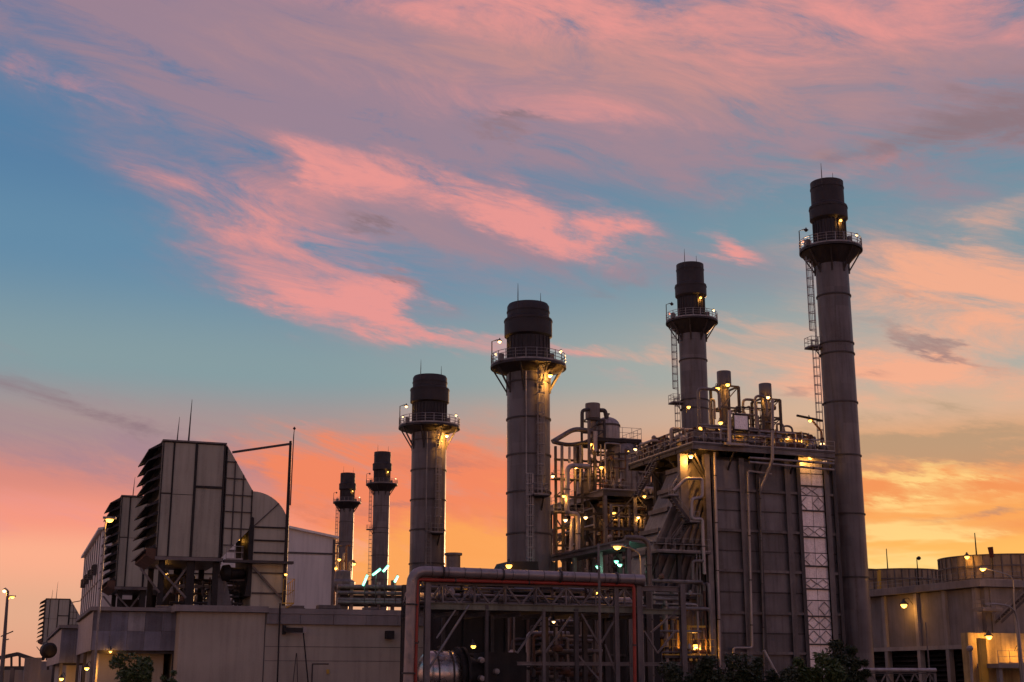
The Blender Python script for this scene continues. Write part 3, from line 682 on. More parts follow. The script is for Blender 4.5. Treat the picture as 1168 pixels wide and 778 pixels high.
q = MB(); q.box(9, 10.2, -4.8, 4.8, 0, 3); q.build('support_plinth', m_concrete, du_); q = MB(); q.box(15.5, 17.0, -4.8, 4.8, 0, 3); q.build('support_plinth', m_concrete, du_)
# side landing with rail half way up
ld = thing('access_landing', 'small railed landing on the left corner of the boiler, lit yellow', 'landing', (15, -7, 15))
p0 = at(748, 628, v=-7.6); p1 = at(809, 625, v=-7.6); zz = p0.z
q = MB(); q.box(p0.x, p1.x, -8.0, -6.1, zz - .2, zz); q.build('deck_plate', m_steelL, ld)
railing(ld, [(p1.x, -7.9, zz), (p0.x, -7.9, zz), (p0.x, -6.2, zz)], 1.3, 1.1)
for x in (p0.x + .4, p1.x - .4):
    q = MB(); q.bar((x, -7.7, zz - .2), (x, -6.0, zz - 2.2), .18); q.build('bracket', m_steel, ld)
q = MB(); q.hcol(p0.x + .6, -6.4, 0, zz - .2, .45); q.build('post', m_steel, ld); q = MB(); q.hcol(at(776, 700, v=-6.6).x, -6.6, 0, zz - .2, .45); q.build('post', m_steel, ld)
# lower lit platform
lw = thing('access_landing', 'lower yellow railed landing with open lit bay at foot of the boiler', 'landing', (15, -8, 5))
p0 = at(752, 748, v=-8.0); p1 = at(810, 745, v=-8.0); zz = at(790, 748, v=-8.0).z
q = MB(); q.box(p0.x, p1.x, -9.2, -6.6, zz - .25, zz); q.build('deck_plate', m_steel, lw)
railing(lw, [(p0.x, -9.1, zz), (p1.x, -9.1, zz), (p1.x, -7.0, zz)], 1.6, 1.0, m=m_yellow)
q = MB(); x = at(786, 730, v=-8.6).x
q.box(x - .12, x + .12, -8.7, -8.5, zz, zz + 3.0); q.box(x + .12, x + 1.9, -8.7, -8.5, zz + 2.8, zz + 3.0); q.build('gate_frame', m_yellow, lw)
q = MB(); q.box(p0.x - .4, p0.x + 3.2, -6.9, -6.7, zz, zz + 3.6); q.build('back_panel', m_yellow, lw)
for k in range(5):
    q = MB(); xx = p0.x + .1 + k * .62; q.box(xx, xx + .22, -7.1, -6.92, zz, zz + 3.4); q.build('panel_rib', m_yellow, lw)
for x in (p0.x + .3, p1.x - .3):
    q = MB(); q.hcol(x, -8.0, 0, zz - .25, .35); q.build('post', m_steel, lw)

# steam and drain pipes on the casing front, each its own run
def run(name, label, pts, r, m=None, cat='pipe', clamp=True, group=None, bend=None):
    pts = [Vector(p) for p in pts]; t = thing(name, label, cat, pts[-1] if pts[-1].z < pts[0].z else pts[0], group)
    q = MB(); q.pipe(pts, r, 10, bend); q.build('pipe_run', m or m_paleflue, t)
    if clamp:
        for a, b in zip(pts, pts[1:]):
            L = (b - a).length; n = int(L / 4.5)
            for i in range(n):
                p = a.lerp(b, (i + .5) / n); d = (b - a).normalized()
                q = MB(); q.lathe(p - d * .06, [(r * 1.02, 0), (r * 1.3, 0), (r * 1.3, .12), (r * 1.02, .12)], 10, axis=d); q.build('pipe_clamp', m_steel, t)
    return t
W = -7.35
run('drain_pipe', 'tall pale vertical pipe on the left corner of the dark boiler casing', [at(815, 516, v=W), V(at(820.5, 757, v=W).x, W, .4)], .16)
run('drain_pipe', 'pale pipe dropping down the boiler front and stepping left near the hedge', [at(880, 541, v=W), at(853, 537, v=W), at(858, 739, v=W), at(836.5, 739, v=W), V(at(836.5, 770, v=W).x, W, .4)], .13, bend=.3)
run('drain_pipe', 'thin grey vertical pipe beside the second boiler column', [at(866.5, 545, v=W), V(at(870, 740, v=W).x, W, .4)], .1, m_steelL)
run('vent_pipe', 'pale pipe hanging from the deck edge in front of the boiler', [at(881, 456, v=-8.6), at(881, 525, v=-8.6), at(874, 543, v=-7.7), V(at(866.5, 560, v=-7.2).x, -7.2, at(866.5, 560, v=-7.2).z)], .18)
run('vent_pipe', 'short pale pipe with horizontal foot below the deck rail', [at(832, 468, v=-8.7), at(832, 508, v=-8.7)], .2)
q = MB(); a = at(827, 506, v=-8.75); b = at(853, 509, v=-8.75); q.box(a.x, b.x, -9.0, -8.55, a.z - .12, a.z + .12); q.build('cable_tray', m_paleflue, g=a, label='pale horizontal tray piece just below the boiler deck rail', cat='cable tray')
for k, (ya, yb, x0) in enumerate(((522, 529, 855), (527, 536, 855), (517, 525.5, 900))):
    run('header_pipe', ['upper pale header pipe running along under the boiler deck', 'lower pale header pipe running along under the boiler deck', 'short pale header pipe close under the right deck edge'][k], [at(x0, ya, v=-8.0), at(951, yb, v=-8.0)], .13, m_paleflue, group='header pipes under the deck')
Wz = -8.1
run('steam_pipe', 'yellow lit square zigzag pipe on the upper left corner of the boiler', [at(768, 560, v=Wz), at(782, 546, v=Wz), at(801, 546, v=Wz), at(801, 567, v=Wz), at(789, 569, v=Wz), at(789, 592, v=Wz), at(801, 592, v=Wz), at(803.5, 655, v=Wz)], .18, m_paleflue, bend=.35)
run('steam_pipe', 'lower square loop of pipe on the left corner of the boiler', [at(803, 640, v=Wz), at(790, 640, v=Wz), at(790.5, 665, v=Wz), at(803, 666, v=Wz), at(804, 716, v=Wz)], .17, m_lagw, bend=.3)
for k, px in enumerate((794.5, 798)):
    run('conduit', ['left one of two thin vertical conduits below the lit landing', 'right one of two thin vertical conduits below the lit landing'][k], [at(px, 630, v=-7.8), at(px + 1.5, 706, v=-7.8)], .06, m_rail, clamp=False)
q = MB(); p = at(779, 540, v=-7.0); q.box(p.x - .45, p.x + .45, -7.3, -6.7, at(779, 590, v=-7).z, at(779, 518, v=-7).z); q.build('flue_riser', m_lagw, g=(p.x, -7, 15), label='flat vertical riser under the deck corner lit yellow by a lamp', cat='riser')
q = MB(); p = at(806, 560, v=-6.9); q.hcol(p.x, -6.95, 0, ZD - 1, .6, .07); q.build('corner_post', m_lagw, g=(p.x, -6.95, 0), label='tall lit corner post at the left edge of the boiler casing', cat='post')
run('prop_pipe', 'pale slanting pipe leaning up out of the hedge', [at(871, 742, v=-16), V(at(893, 778, v=-16).x, -16, 1.2)], .17)
stair('stair_flight', 'open steel stair dropping from the boiler deck towards the left', at(728, 566, v=0.5), at(757, 516, v=0.5), 1.0, (0, 1, 0))

# ---- plant on the boiler deck
def silencer(label, p_top, z0, r=.75, hgt=2.6, wid=2.3, g2=None):
    """vent silencer drum on a four-legged frame with its riser"""
    u, v, zt = p_top; t = thing('vent_silencer', label, 'silencer', (u, v, z0), 'vent silencers')
    q = MB(); q.lathe((u, v, 0), [(r * .5, zt - hgt - .5), (r, zt - hgt), (r, zt - .05), (r * .96, zt), (r * .7, zt), (r * .7, zt - .4)], 24); q.build('drum', m_steelL, t)
    zf = zt - hgt - .3
    for i in (-1, 1):
        for j in (-1, 1):
            q = MB(); q.hcol(u + i * wid / 2, v + j * wid / 2, z0, zf, .26); q.build('leg', m_steel, t)
    for k in range(3):
        z = z0 + (zf - z0) * (k + 1) / 3
        for i in (-1, 1):
            q = MB(); q.bar((u + i * wid / 2, v - wid / 2, z), (u + i * wid / 2, v + wid / 2, z), .18); q.build('cross_beam', m_steel, t)
            q = MB(); q.bar((u - wid / 2, v + i * wid / 2, z), (u + wid / 2, v + i * wid / 2, z), .18); q.build('cross_beam', m_steel, t)
        if k < 2:
            q = MB(); q.bar((u - wid / 2, v - wid / 2, z), (u + wid / 2, v - wid / 2, z0 + (zf - z0) * (k + 2) / 3), .1); q.build('brace', m_steel, t)
    q = MB(); q.lathe((u, v, 0), [(.32, z0), (.32, zf - 1.6), (.5, zf - 1.2), (.5, zf - .2), (r * .5, zt - hgt - .5)], 14); q.build('riser', m_lagw, t)
    return t
s1 = at(825.5, 424, v=-3.0); s2 = at(872.5, 438, v=-3.0)
silencer('taller vent silencer drum on its frame, left one above the boiler deck', (s1.x, -3, s1.z), ZD, .8, 1.6)
silencer('shorter vent silencer drum on its frame, right one above the boiler deck', (s2.x, -3, s2.z), ZD, .72, 1.7)
def hoop(label, px0, px1, ytop, v, r=.22, m=None, y0=495):
    a = at(px0, y0, v=v); b = at(px1, y0, v=v); zt = at((px0 + px1) / 2, ytop, v=v).z
    return run('loop_pipe', label, [(a.x, v, ZD + .05), (a.x, v, zt), (b.x, v, zt), (b.x, v, zt - 2.2)], r, m or m_lagw, bend=.6, clamp=False)
hoop('tall pale pipe loop left of the taller silencer', 798, 822, 444, -5.0, .18)
hoop('inner pipe loop beside the taller silencer frame', 811, 816, 456, -4.0, .14)
hoop('pipe loop standing between the two silencers', 849, 864, 456, -4.4, .15)
hoop('second pipe loop at the right silencer leg', 863, 876, 452, -5.2, .15)
hoop('low pipe loop at the right end of the boiler deck', 893, 904, 486, -5.2, .12)
def drum(name, label, a, b, r, m=None, sad=True):
    """horizontal vessel with dished heads and saddles"""
    a = Vector(a); b = Vector(b); d = (b - a); L = d.length; t = thing(name, label, 'vessel', (a.x, a.y, min(a.z, b.z) - r - .6))
    q = MB(); q.lathe(a, [(.01, -r * .5), (r * .5, -r * .42), (r * .85, -r * .22), (r, 0), (r, L), (r * .85, L + r * .22), (r * .5, L + r * .42), (.01, L + r * .5)], 22, axis=d); q.build('shell', m or m_lagw, t)
    for f in (.2, .8):
        p = a.lerp(b, f); q = MB(); dn = d.normalized(); s = V(-dn.y, dn.x, 0)
        q.bar(p - s * r * .7 - V(0, 0, r + .3), p + s * r * .7 - V(0, 0, r + .3), .3, r * 1.1 + .4); q.build('saddle', m_steel, t)
        q = MB(); q.lathe(p - dn * .06, [(r * 1.0, 0), (r * 1.03, 0), (r * 1.03, .12), (r, .12)], 22, axis=d); q.build('strap', m_steel, t)
    q = MB(); p = a.lerp(b, .5); q.lathe(p + V(0, 0, r * .9), [(.18, 0), (.18, .4), (.28, .4), (.28, .5), (.01, .52)], 12); q.build('nozzle', m_steel, t)
    return t
dp = at(825, 493, v=-5.6)
drum('steam_drum', 'rounded steam drum on the boiler deck below the taller silencer', (dp.x - 3.4, -5.4, ZD + 1.25), (dp.x + .6, -5.6, ZD + 1.25), .95, m_lagw)
drum('steam_drum', 'long steam drum lying along the back of the boiler deck', (20, 3.2, ZD + 2.2), (32, 3.2, ZD + 2.2), 1.0, m_lagw)
p = at(844.5, 482, v=-7.4); bz = p.z
t = thing('instrument_panel', 'framed square instrument panel standing at the boiler deck edge', 'panel', (p.x, -7.4, ZD))
q = MB(); q.box(p.x - .85, p.x + .85, -7.55, -7.4, bz - .75, bz + .75); q.build('board', m_galv, t)
for k in range(4):
    q = MB(); e = [(-.95, -.85, -.8, .8), (.85, .95, -.8, .8), (-.95, .95, .8, .92), (-.95, .95, -.92, -.8)][k]; q.box(p.x + e[0], p.x + e[1], -7.62, -7.36, bz + e[2], bz + e[3]); q.build('frame', m_dark, t)
for x in (-.8, .8): q = MB(); q.bar((p.x + x, -7.45, ZD), (p.x + x, -7.45, bz - .85), .12); q.build('leg', m_steel, t)
rng = random.Random(3)
xs_ = [x for x in (16.4 + k * 1.02 + rng.uniform(-.3, .3) for k in range(17)) if abs(x - p.x) >= 1.0]
for k, x in enumerate(xs_):
    valve((x, rng.uniform(-7.4, -6.2), ZD), ORD[k] + ' handwheel valve from the left in the row along the boiler deck edge', 'valves on the boiler deck', rng.uniform(.8, 1.35), rng.choice([m_lagw, m_steelL, m_rust]))
for k in range(8):
    x = 15.9 + rng.uniform(0, 1.2); valve((x, -6 + k * 1.7, ZD), ORD[k] + ' small valve from the front on the left end of the boiler deck', 'valves on the left deck end', rng.uniform(.8, 1.4), rng.choice([m_lagw, m_steelL]))
for k, (x0, x1, vv, z) in enumerate(((16.5, 32, -6.0, .5), (17, 30, -4.6, 1.0), (18, 31, -3.8, 1.8), (22, 32.5, -5.2, .9), (16.2, 24, -2, 2.6))):
    run('deck_pipe', ['lowest pipe along the front of the boiler deck', 'second pipe behind the deck edge valves', 'raised pipe crossing the boiler deck behind the silencers', 'pipe along the right half of the boiler deck', 'high pipe at the left end of the boiler deck'][k],
        [(x0, vv, ZD + .05), (x0, vv, ZD + z), (x1, vv, ZD + z), (x1, vv, ZD + .05)], .14 + .03 * (k % 3), [m_lagw, m_paleflue, m_rust][k % 3], clamp=False)
for k in range(9):
    x = 17 + k * 1.65; z = rng.uniform(1.6, 3.6); vv = rng.uniform(-5.5, -1)
    run('riser_pipe', ORD[k] + ' thin upright pipe from the left among the boiler deck pipework', [(x, vv, ZD), (x, vv, ZD + z), (x + rng.uniform(.4, 1.4), vv, ZD + z), (x + 1.0, vv, ZD + z - 1)], rng.uniform(.08, .16), rng.choice([m_lagw, m_paleflue, m_steelL]), clamp=False, group='upright pipes on the boiler deck')
run('davit', 'davit arm reaching left from the tallest stack above the deck', [at(909, 474, v=-2.5), at(938, 480, v=-2.5)], .14, m_dark, 'davit', clamp=False)
run('davit_brace', 'slanting brace under the davit arm by the tallest stack', [at(925, 478, v=-2.5), at(937, 492, v=-2.5), V(at(940, 520, v=-2.5).x, -2.5, ZD)], .12, m_rust, 'brace', clamp=False)

# ================================================================== second boiler: open steel tower with vessels
Z2, VB = 26.7, 30.0
tw = thing('process_tower', 'open steel tower of decks and columns between the broad stack and the boiler', 'process tower', (27, 38, 0))
q = MB(); q.box(25, 36, 35, 46, 0, 25.9); q.build('core_casing', m_dark, tw)
c1 = at(688, 557, v=VB); c2 = at(748, 562, v=VB)
for k in range(5):
    q = MB(); a = 22.3 + k * 2.6; q.box(a, a + 2.58, VB, 50.5, Z2 - .15, Z2); q.build('deck_plate', m_steel, tw)
for vv in (VB + .15, 36, 43, 50.2):
    q = MB(); q.ibeam((22.3, vv, Z2 - .5), (35.2, vv, Z2 - .5), .3, .7); q.build('deck_beam', m_steel, tw)
for uu in (22.45, 27, 31.5, 35.1):
    q = MB(); q.ibeam((uu, VB + .3, Z2 - .5), (uu, 50, Z2 - .5), .3, .7); q.build('deck_beam', m_steelL if uu < 23 else m_steel, tw)
railing(tw, [(35, VB + .05, Z2), (22.35, VB + .05, Z2), (22.35, 50.4, Z2)], 1.15, 1.6)
for uu in (22.6, 27, 31.5):
    for vv in (VB + .3, 36, 43, 50):
        q = MB(); q.hcol(uu, vv, 0, Z2 - .85, .5); q.build('column', m_steelL if vv < 31 else m_steel, tw)
for z in (21.5, 16.5, 11.5):
    for vv in (VB + .3, 36, 43):
        q = MB(); q.ibeam((22.6, vv, z), (35, vv, z), .25, .4); q.build('tie_beam', m_steel, tw)
    for vv in ((VB + .3, 36), (36, 43), (43, 50)):
        q = MB(); q.ibeam((22.6, vv[0] + .3, z), (22.6, vv[1] - .3, z), .25, .4); q.build('tie_beam', m_steel, tw)
        q = MB(); q.bar((22.6, vv[0], z), (22.6, vv[1], z + 4.7), .16); q.build('brace', m_steel, tw)
    q = MB(); q.bar((22.6, VB + .1, z), (27, VB + .1, z + 4.7), .18); q.build('brace', m_steel, tw)
    q = MB(); q.bar((27, VB + .1, z + 4.7), (31.5, VB + .1, z), .18); q.build('brace', m_steel, tw)
# upper deck with its frame
zu = at(716, 503, v=33).z; ua, ub = at(672, 503, v=33).x, at(727, 503, v=33).x
q = MB(); q.box(ua, ub, 31.6, 38, zu - .5, zu); q.build('upper_deck', m_dark, tw)
railing(tw, [(ub, 37.8, zu), (ub, 31.7, zu), (ua + 3, 31.7, zu)], 1.6, 1.3)
for uu in (ua + .3, ub - .3):
    for vv in (31.9, 37.7):
        q = MB(); q.hcol(uu, vv, Z2, zu - .5, .36); q.build('column', m_steel, tw)
q = MB(); q.bar((ub - .3, 31.8, Z2), (ub - .3, 37.6, zu - .6), .16); q.build('brace', m_steel, tw)
def vessel(name, label, px, hw, ytop, ydome, ybot, v, m, zfloor=None, ribs=0):
    """upright vessel: straight shell with domed head"""
    p = at(px, ybot, v=v); r = abs(at(px + hw, ydome, v=v).x - at(px, ydome, v=v).x); zd = at(px, ydome, v=v).z; zt = at(px, ytop, v=v).z; zb = zfloor if zfloor is not None else p.z
    t = thing(name, label, 'vessel', (p.x, v, zb)); pr = [(r, zb), (r, zd)] + [(max(.02, r * math.cos(k * PI / 16)), zd + (zt - zd) * math.sin(k * PI / 16)) for k in range(1, 9)]
    q = MB(); q.lathe((p.x, v, 0), pr, 28); q.build('shell', m, t)
    q = MB(); q.ring((p.x, v, zd - .15), r - .01, .1, .25, 28); q.build('seam_band', m_steel, t)
    for k in range(ribs):
        a = PI + PI * (k + .5) / ribs; e = V(math.cos(a), math.sin(a), 0) * (r + .06) + V(p.x, v, 0); q = MB(); q.bar(e + V(0, 0, zb), e + V(0, 0, zd - .2), .16); q.build('rib', m_steelL, t)
    q = MB(); q.lathe((p.x, v, zt - .1), [(.25, 0), (.25, .5), (.4, .5), (.4, .62), (.02, .64)], 12); q.build('nozzle', m_steel, t)
    return t
vessel('process_vessel', 'domed upright vessel with ribbed sides on the tower deck', 712, 19, 504, 521, 558, 33.2, m_lagw, Z2, 9)
vessel('process_vessel', 'domed pinkish vessel on the upper deck of the tower', 693, 13, 476, 486, 502, 34.5, m_paleflue, zu)
vessel('process_vessel', 'small rounded vessel lit orange low on the tower deck', 669, 10, 538, 545, 562, 36, m_lagw, Z2)
s3 = at(676, 460.5, v=34)
silencer('vent silencer drum topping the tower left of its domed vessel', (s3.x, 34, s3.z), at(676, 502, v=34).z - 2, 1.05, 2.1, 2.4)
q = MB()
run('tower_pipe', 'pipe bending round the left of the silencer on the tower', [at(664, 490, v=33), at(664, 468, v=33), at(672, 467, v=33)], .26, m_steel, clamp=False)
run('tower_pipe', 'pipe curving from the silencer down to the domed vessel', [at(684, 468, v=33.5), at(690, 468, v=33.5), at(692, 478, v=33.5)], .3, m_steel, clamp=False)
run('tower_pipe', 'fat lagged pipe rising from the left end up to the tower', [at(630, 504, v=33), at(655, 489, v=33), at(676, 492, v=33)], .34, m_steelL, bend=1.0)
run('tower_pipe', 'fat dark pipe level with the tower pipe bridge', [at(631, 504, v=32.6), at(648, 508, v=32.6), at(672, 504, v=32.6)], .28, m_steel, bend=1.2)
run('tower_pipe', 'broad pale pipe dropping in a step down the left of the tower', [at(672, 532, v=29), at(647.5, 531, v=29), at(646.5, 586, v=29), at(659.5, 586, v=29), at(659, 632, v=29)], .33, m_paleflue, bend=.9)
run('tower_pipe', 'thin pale pipe beside the stepped pipe on the tower', [at(652.5, 592, v=29.2), at(651, 630, v=29.2)], .26, m_paleflue)
for k, (px, y0, y1, r) in enumerate(((641, 508, 575, .22), (649.5, 510, 528, .18), (656, 510, 560, .2), (662, 508, 556, .16), (679, 492, 515, .3), (672, 480, 560, .22), (690, 572, 618, .24), (697, 575, 620, .2), (718, 576, 625, .26), (724, 570, 640, .3), (706, 578, 612, .14))):
    run('tower_riser', 'upright pipe number among the tower pipework'.replace('number ', '') if 0 else ['upright pipe at the far left under the fat pipes', 'short upright pipe hanging under the fat dark pipe', 'upright pipe in the middle under the fat pipes', 'thin upright pipe nearest the silencer frame', 'thick short pipe under the silencer', 'upright pipe along the silencer frame', 'pale upright pipe below the tower deck at its corner', 'second pale upright pipe below the tower deck', 'warm lit upright pipe below the tower deck', 'thick upright pipe at the right end of the tower', 'thin upright pipe in the dark middle of the tower'][k],
        [at(px, y0, v=30.6 + .2 * (k % 3)), at(px, y1, v=30.6 + .2 * (k % 3))], r, [m_lagw, m_paleflue, m_steelL][k % 3], clamp=k % 2 == 0)
rng = random.Random(11)
for k in range(9):
    valve((23 + k * 1.3, VB + .6 + rng.uniform(0, 1.2), Z2), ORD[k] + ' small valve from the left on the front edge of the tower deck', 'valves on the tower deck', rng.uniform(.8, 1.3), rng.choice([m_lagw, m_rust, m_steelL]))
for k in range(6):
    z = 9 + k * 2.5; run('cross_pipe', ['lowest', 'second lowest', 'third lowest', 'fourth lowest', 'fifth lowest', 'topmost'][k] + ' level pipe crossing behind the tower columns', [(23.2, 33.4, z + .8), (34, 33.4, z + .8)], .16 + .05 * (k % 2), [m_lagw, m_steelL][k % 2], clamp=False)
# pipe bridge between the tower and the boiler deck
br = thing('pipe_bridge', 'dark pipe bridge linking the tower with the boiler deck', 'pipe bridge', (20, 14, 22))
za = at(752, 560, v=14).z
for vv in (13, 16): q = MB(); q.ibeam((21.3, vv, za - 1.2), (29, vv, za - 1.2), .3, .6); q.build('girder', m_steel, br)
for k in range(6): q = MB(); q.bar((21.6 + k * 1.4, 13, za - .8), (21.6 + k * 1.4, 16, za - .8), .2); q.build('cross_beam', m_steel, br)
for vv in (13.3, 15.7):
    for uu in (22, 28): q = MB(); q.hcol(uu, vv, 0, za - 1.5, .45); q.build('leg', m_steel, br)
for k, (vv, zz, r) in enumerate(((13.5, .1, .45), (14.6, 0, .3), (15.4, .6, .4))):
    run('bridge_pipe', ['front', 'middle', 'raised rear'][k] + ' pipe lying on the bridge beside the boiler stair', [(21.2, vv, za + zz - .25), (29, vv, za + zz - .25)], r * .8, [m_lagw, m_steel, m_paleflue][k])

# canopy below the tower, with green work lights under it
cn = thing('canopy', 'dark lean-to canopy roof above the pipe gantry at the tower foot', 'canopy', (6, -8, 0))
for k in range(6):
    v0 = -18.4 + k * 3.3; q = MB(); q.hull([(2.8, v0, 14.6), (5.4, v0, 14.2), (5.4, v0 + 3.27, 14.2), (2.8, v0 + 3.27, 14.6)], [(2.8, v0, 14.8), (5.4, v0, 14.4), (5.4, v0 + 3.27, 14.4), (2.8, v0 + 3.27, 14.8)]); q.build('roof_sheet', m_steelL, cn)
q = MB(); q.ibeam((3.0, -18.4, 14.35), (3.0, 1.4, 14.35), .25, .4); q.build('eaves_beam', m_steelL, cn)
for vv in (-18, -11.5, -5, 1):
    for uu in (3.1, 5.2): q = MB(); q.hcol(uu, vv, 0, 14.1 if uu < 5 else 14.0, .4); q.build('post', m_steelL if uu < 5 else m_steel, cn)
for k, (px, py) in enumerate(((682, 646), (703, 640), (707, 644))):
    p = at(px, py, v=-14); lamp_thing('work_lamp', ['leftmost', 'upper', 'rightmost'][k] + ' of the green work lamps under the dark canopy', p, 60, .22, (0, .5, .2), m_tubeg, (.35, 1, .72), 'green work lamps')

# ================================================================== front pipe gantry
VG = -40.0
def G(px, py, v=VG): return at(px, py, v=v)
gt = thing('pipe_gantry', 'braced steel pipe gantry across the foreground carrying the big pipe', 'pipe gantry', (-15, VG, 0))
def span(name, px0, py0, px1, py1, w, h, m, v=VG, I=True):
    q = MB(); a, b = G(px0, py0, v), G(px1, py1, v)
    (q.ibeam if I else q.bar)(a, b, w, h); return q.build(name, m, gt)
cx = [487, 555, 620, 657, 703, 729, 779]
for i, px in enumerate(cx):
    for j, vv in enumerate((VG, VG + 6)):
        x = at(px, 720, v=VG).x; q = MB(); top = G(px, (661, 690, 695, 695, 666, 658, 666)[i]).z
        q.hcol(x, vv, 0, top, (.4, .22, .22, .3, .34, .45, .42)[i], .05)
        if not (j and i in (1, 2)): q.build('column', (m_steelL if j == 0 and i not in (1, 3) else m_steel), gt)
for vv, mm, mg in ((VG, m_steelL, m_green), (VG + 6, m_steel, m_steel)):
    z1 = G(487, 664).z; z2 = G(487, 691).z; x0 = at(487, 691, v=VG).x; x1 = at(729, 698, v=VG).x; x2 = at(779, 699, v=VG).x
    q = MB(); q.ibeam((x0, vv, z1), (x1, vv, z1), .25, .3); q.build('top_chord', mm, gt)
    q = MB(); q.ibeam((x0, vv, z2), (x1, vv, z2), .3, .48); q.build('bottom_chord', mg, gt)
    q = MB(); q.ibeam((x1 + .2, vv, z1 - .05), (x2, vv, z1 - .05), .3, .4); q.build('end_beam', mm, gt)
    q = MB(); q.ibeam((x1 + .2, vv, z2 - .1), (x2, vv, z2 - .1), .3, .4); q.build('end_beam', mg, gt)
    n = 7
    for k in range(n):
        a = x0 + (x1 - x0) * k / n; b = x0 + (x1 - x0) * (k + 1) / n; m_ = (a + b) / 2
        q = MB(); q.bar((a, vv, z2 + .2), (m_, vv, z1 - .1), .13); q.build('truss_web', mm, gt)
        q = MB(); q.bar((m_, vv, z1 - .1), (b, vv, z2 + .2), .13); q.build('truss_web', mm, gt)
        q = MB(); q.bar((m_, vv, z2 + .2), (m_, vv, z1 - .1), .11); q.build('truss_post', mm, gt)
    zl = G(640, 757).z; q = MB(); q.ibeam((at(590, 757, v=VG).x, vv, zl), (x2, vv, zl), .2, .25); q.build('low_beam', mm, gt)
for k in range(8):
    a = x0 + (x1 - x0) * k / 7; q = MB(); q.ibeam((a, VG + .15, z2 - .45), (a, VG + 5.85, z2 - .45), .2, .3); q.build('cross_beam', m_steel, gt)
for (xa, ya, xb, yb) in ((651, 703, 622, 744), (663, 700, 683, 735), (703, 703, 686, 733), (742, 722, 779, 690), (620, 700, 590, 745), (657, 745, 683, 775), (690, 735, 703, 770), (735, 720, 750, 745), (750, 745, 770, 720)):
    q = MB(); q.bar(G(xa, ya), G(xb, yb), .13); q.build('brace', m_steelL, gt)
run('main_pipe', 'fat silver lagged pipe bending over the gantry and down its left side', [V(G(463, 778).x, VG - .5, 0), G(470, 651, VG - .5), G(734, 661, VG - .5)], .37, m_alu, bend=1.0)
run('main_pipe', 'grey pipe running just below the fat silver pipe on the gantry', [V(G(470, 778).x, VG - .1, 0), G(476, 658.5, VG - .1), G(734, 666, VG - .1)], .24, m_steelL, bend=.6)
run('fire_main', 'thin red pipe following the gantry top and down both its sides', [V(G(473.5, 778, VG - .4).x, VG - .4, 0), G(476, 661, VG - .4), G(723, 667.5, VG - .4), V(G(724, 778, VG - .4).x, VG - .4, 0)], .13, m_red, bend=.3)
run('stay_tube', 'upper one of two slanting tubes in the left bay of the gantry', [G(520, 695), G(498, 728)], .07, m_rail, clamp=False)
run('stay_tube', 'longer lower one of two slanting tubes in the left bay of the gantry', [G(535, 690), G(487, 766)], .09, m_rail, clamp=False)
rng = random.Random(5)
for k in range(6):
    vv = VG + .9 + k * .8; z = z2 + .3 + .28 * (k % 3)
    run('rack_pipe', ['frontmost', 'second', 'third', 'fourth', 'fifth', 'rearmost'][k] + ' of the pipes lying on the gantry shelf', [(x0 - 1.5 + k * .3, vv, z), (x1 + 1, vv, z)], .12 + .05 * (k % 3), [m_lagw, m_steelL, m_paleflue, m_steel][k % 4])
for k, (px, py) in enumerate(((500, 686), (538, 684), (572, 684), (606, 686), (645, 684), (690, 686))):
    a = at(px, py, v=VG + 1.2); valve((a.x, VG + .6, z2 + .2), ORD[k] + ' small valve from the left on the pipes inside the gantry truss', 'valves in the gantry', .8, rng.choice([m_lagw, m_steelL]))
# horizontal vessel and machine in the gantry bays
dr = drum('lube_tank', 'shiny horizontal vessel low in the left bay of the gantry', (at(488, 765, v=-35).x, -35, 2.25), (at(516, 765, v=-35).x, -35, 2.25), 1.75, m_tank)
mc = thing('turbine_exhaust', 'dark flanged turbine casing right of the shiny vessel under the gantry', 'turbine', (-18, -35, 0))
ax = at(519, 765, v=-35).x
q = MB(); q.lathe((ax, -35, 2.25), [(1.75, 0), (2.05, 0), (2.05, .18), (1.8, .18), (1.8, .45), (2.05, .45), (2.05, .65), (1.6, .65), (1.0, 1.9), (1.0, 2.4)], 28, axis=(1, 0, 0)); q.build('flange_cone', m_dark, mc)
q = MB(); q.box(ax + 2.0, ax + 5.2, -36.4, -33.4, .3, 3.9); q.build('casing', m_dark, mc)
for (px, py) in ((549, 753), (549, 774), (566, 766)):
    p = at(px, py, v=-36.5); q = MB(); q.lathe(p, [(.02, .3), (.2, .25), (.24, 0), (.24, -.2)], 14, axis=(0, -1, 0)); q.build('cap', m_paleflue, mc)
q = MB(); q.box(ax + 1.8, ax + 5.4, -36.6, -33.2, 0, .3); q.build('base', m_concrete, mc)
# dark machinery hall behind the gantry
en = thing('turbine_enclosure', 'dark turbine enclosure with framed panels deep behind the gantry', 'enclosure', (-6, -14, 0))
q = MB(); q.box(-15, 3, -17, -6, 0, 9.8); q.build('casing', m_dark, en)
for k in range(9):
    q = MB(); q.box(-14.9 + k * 2, -13.1 + k * 2, -17.12, -17.01, .3, 3.9); q.build('panel', m_dark, en); q = MB(); q.box(-14.9 + k * 2, -13.1 + k * 2, -17.12, -17.01, 4.1, 7.8); q.build('panel', m_dark, en)
for k in range(4):
    q = MB(); q.box(-15 + k * 4.6, -14.7 + k * 4.6, -17.5, -17.14, 0, 8.2); q.build('frame_post', m_steel, en)
q = MB(); q.box(-15, 3, -17.45, -17.13, 4.0, 4.2); q.build('frame_rail', m_steel, en)
q = MB(); q.box(-15.4, 3.4, -24, -5.6, 9.82, 10.0); q.build('roof_slab', m_dark, en)  # added roof, reaching forward to shade the bays behind the gantry
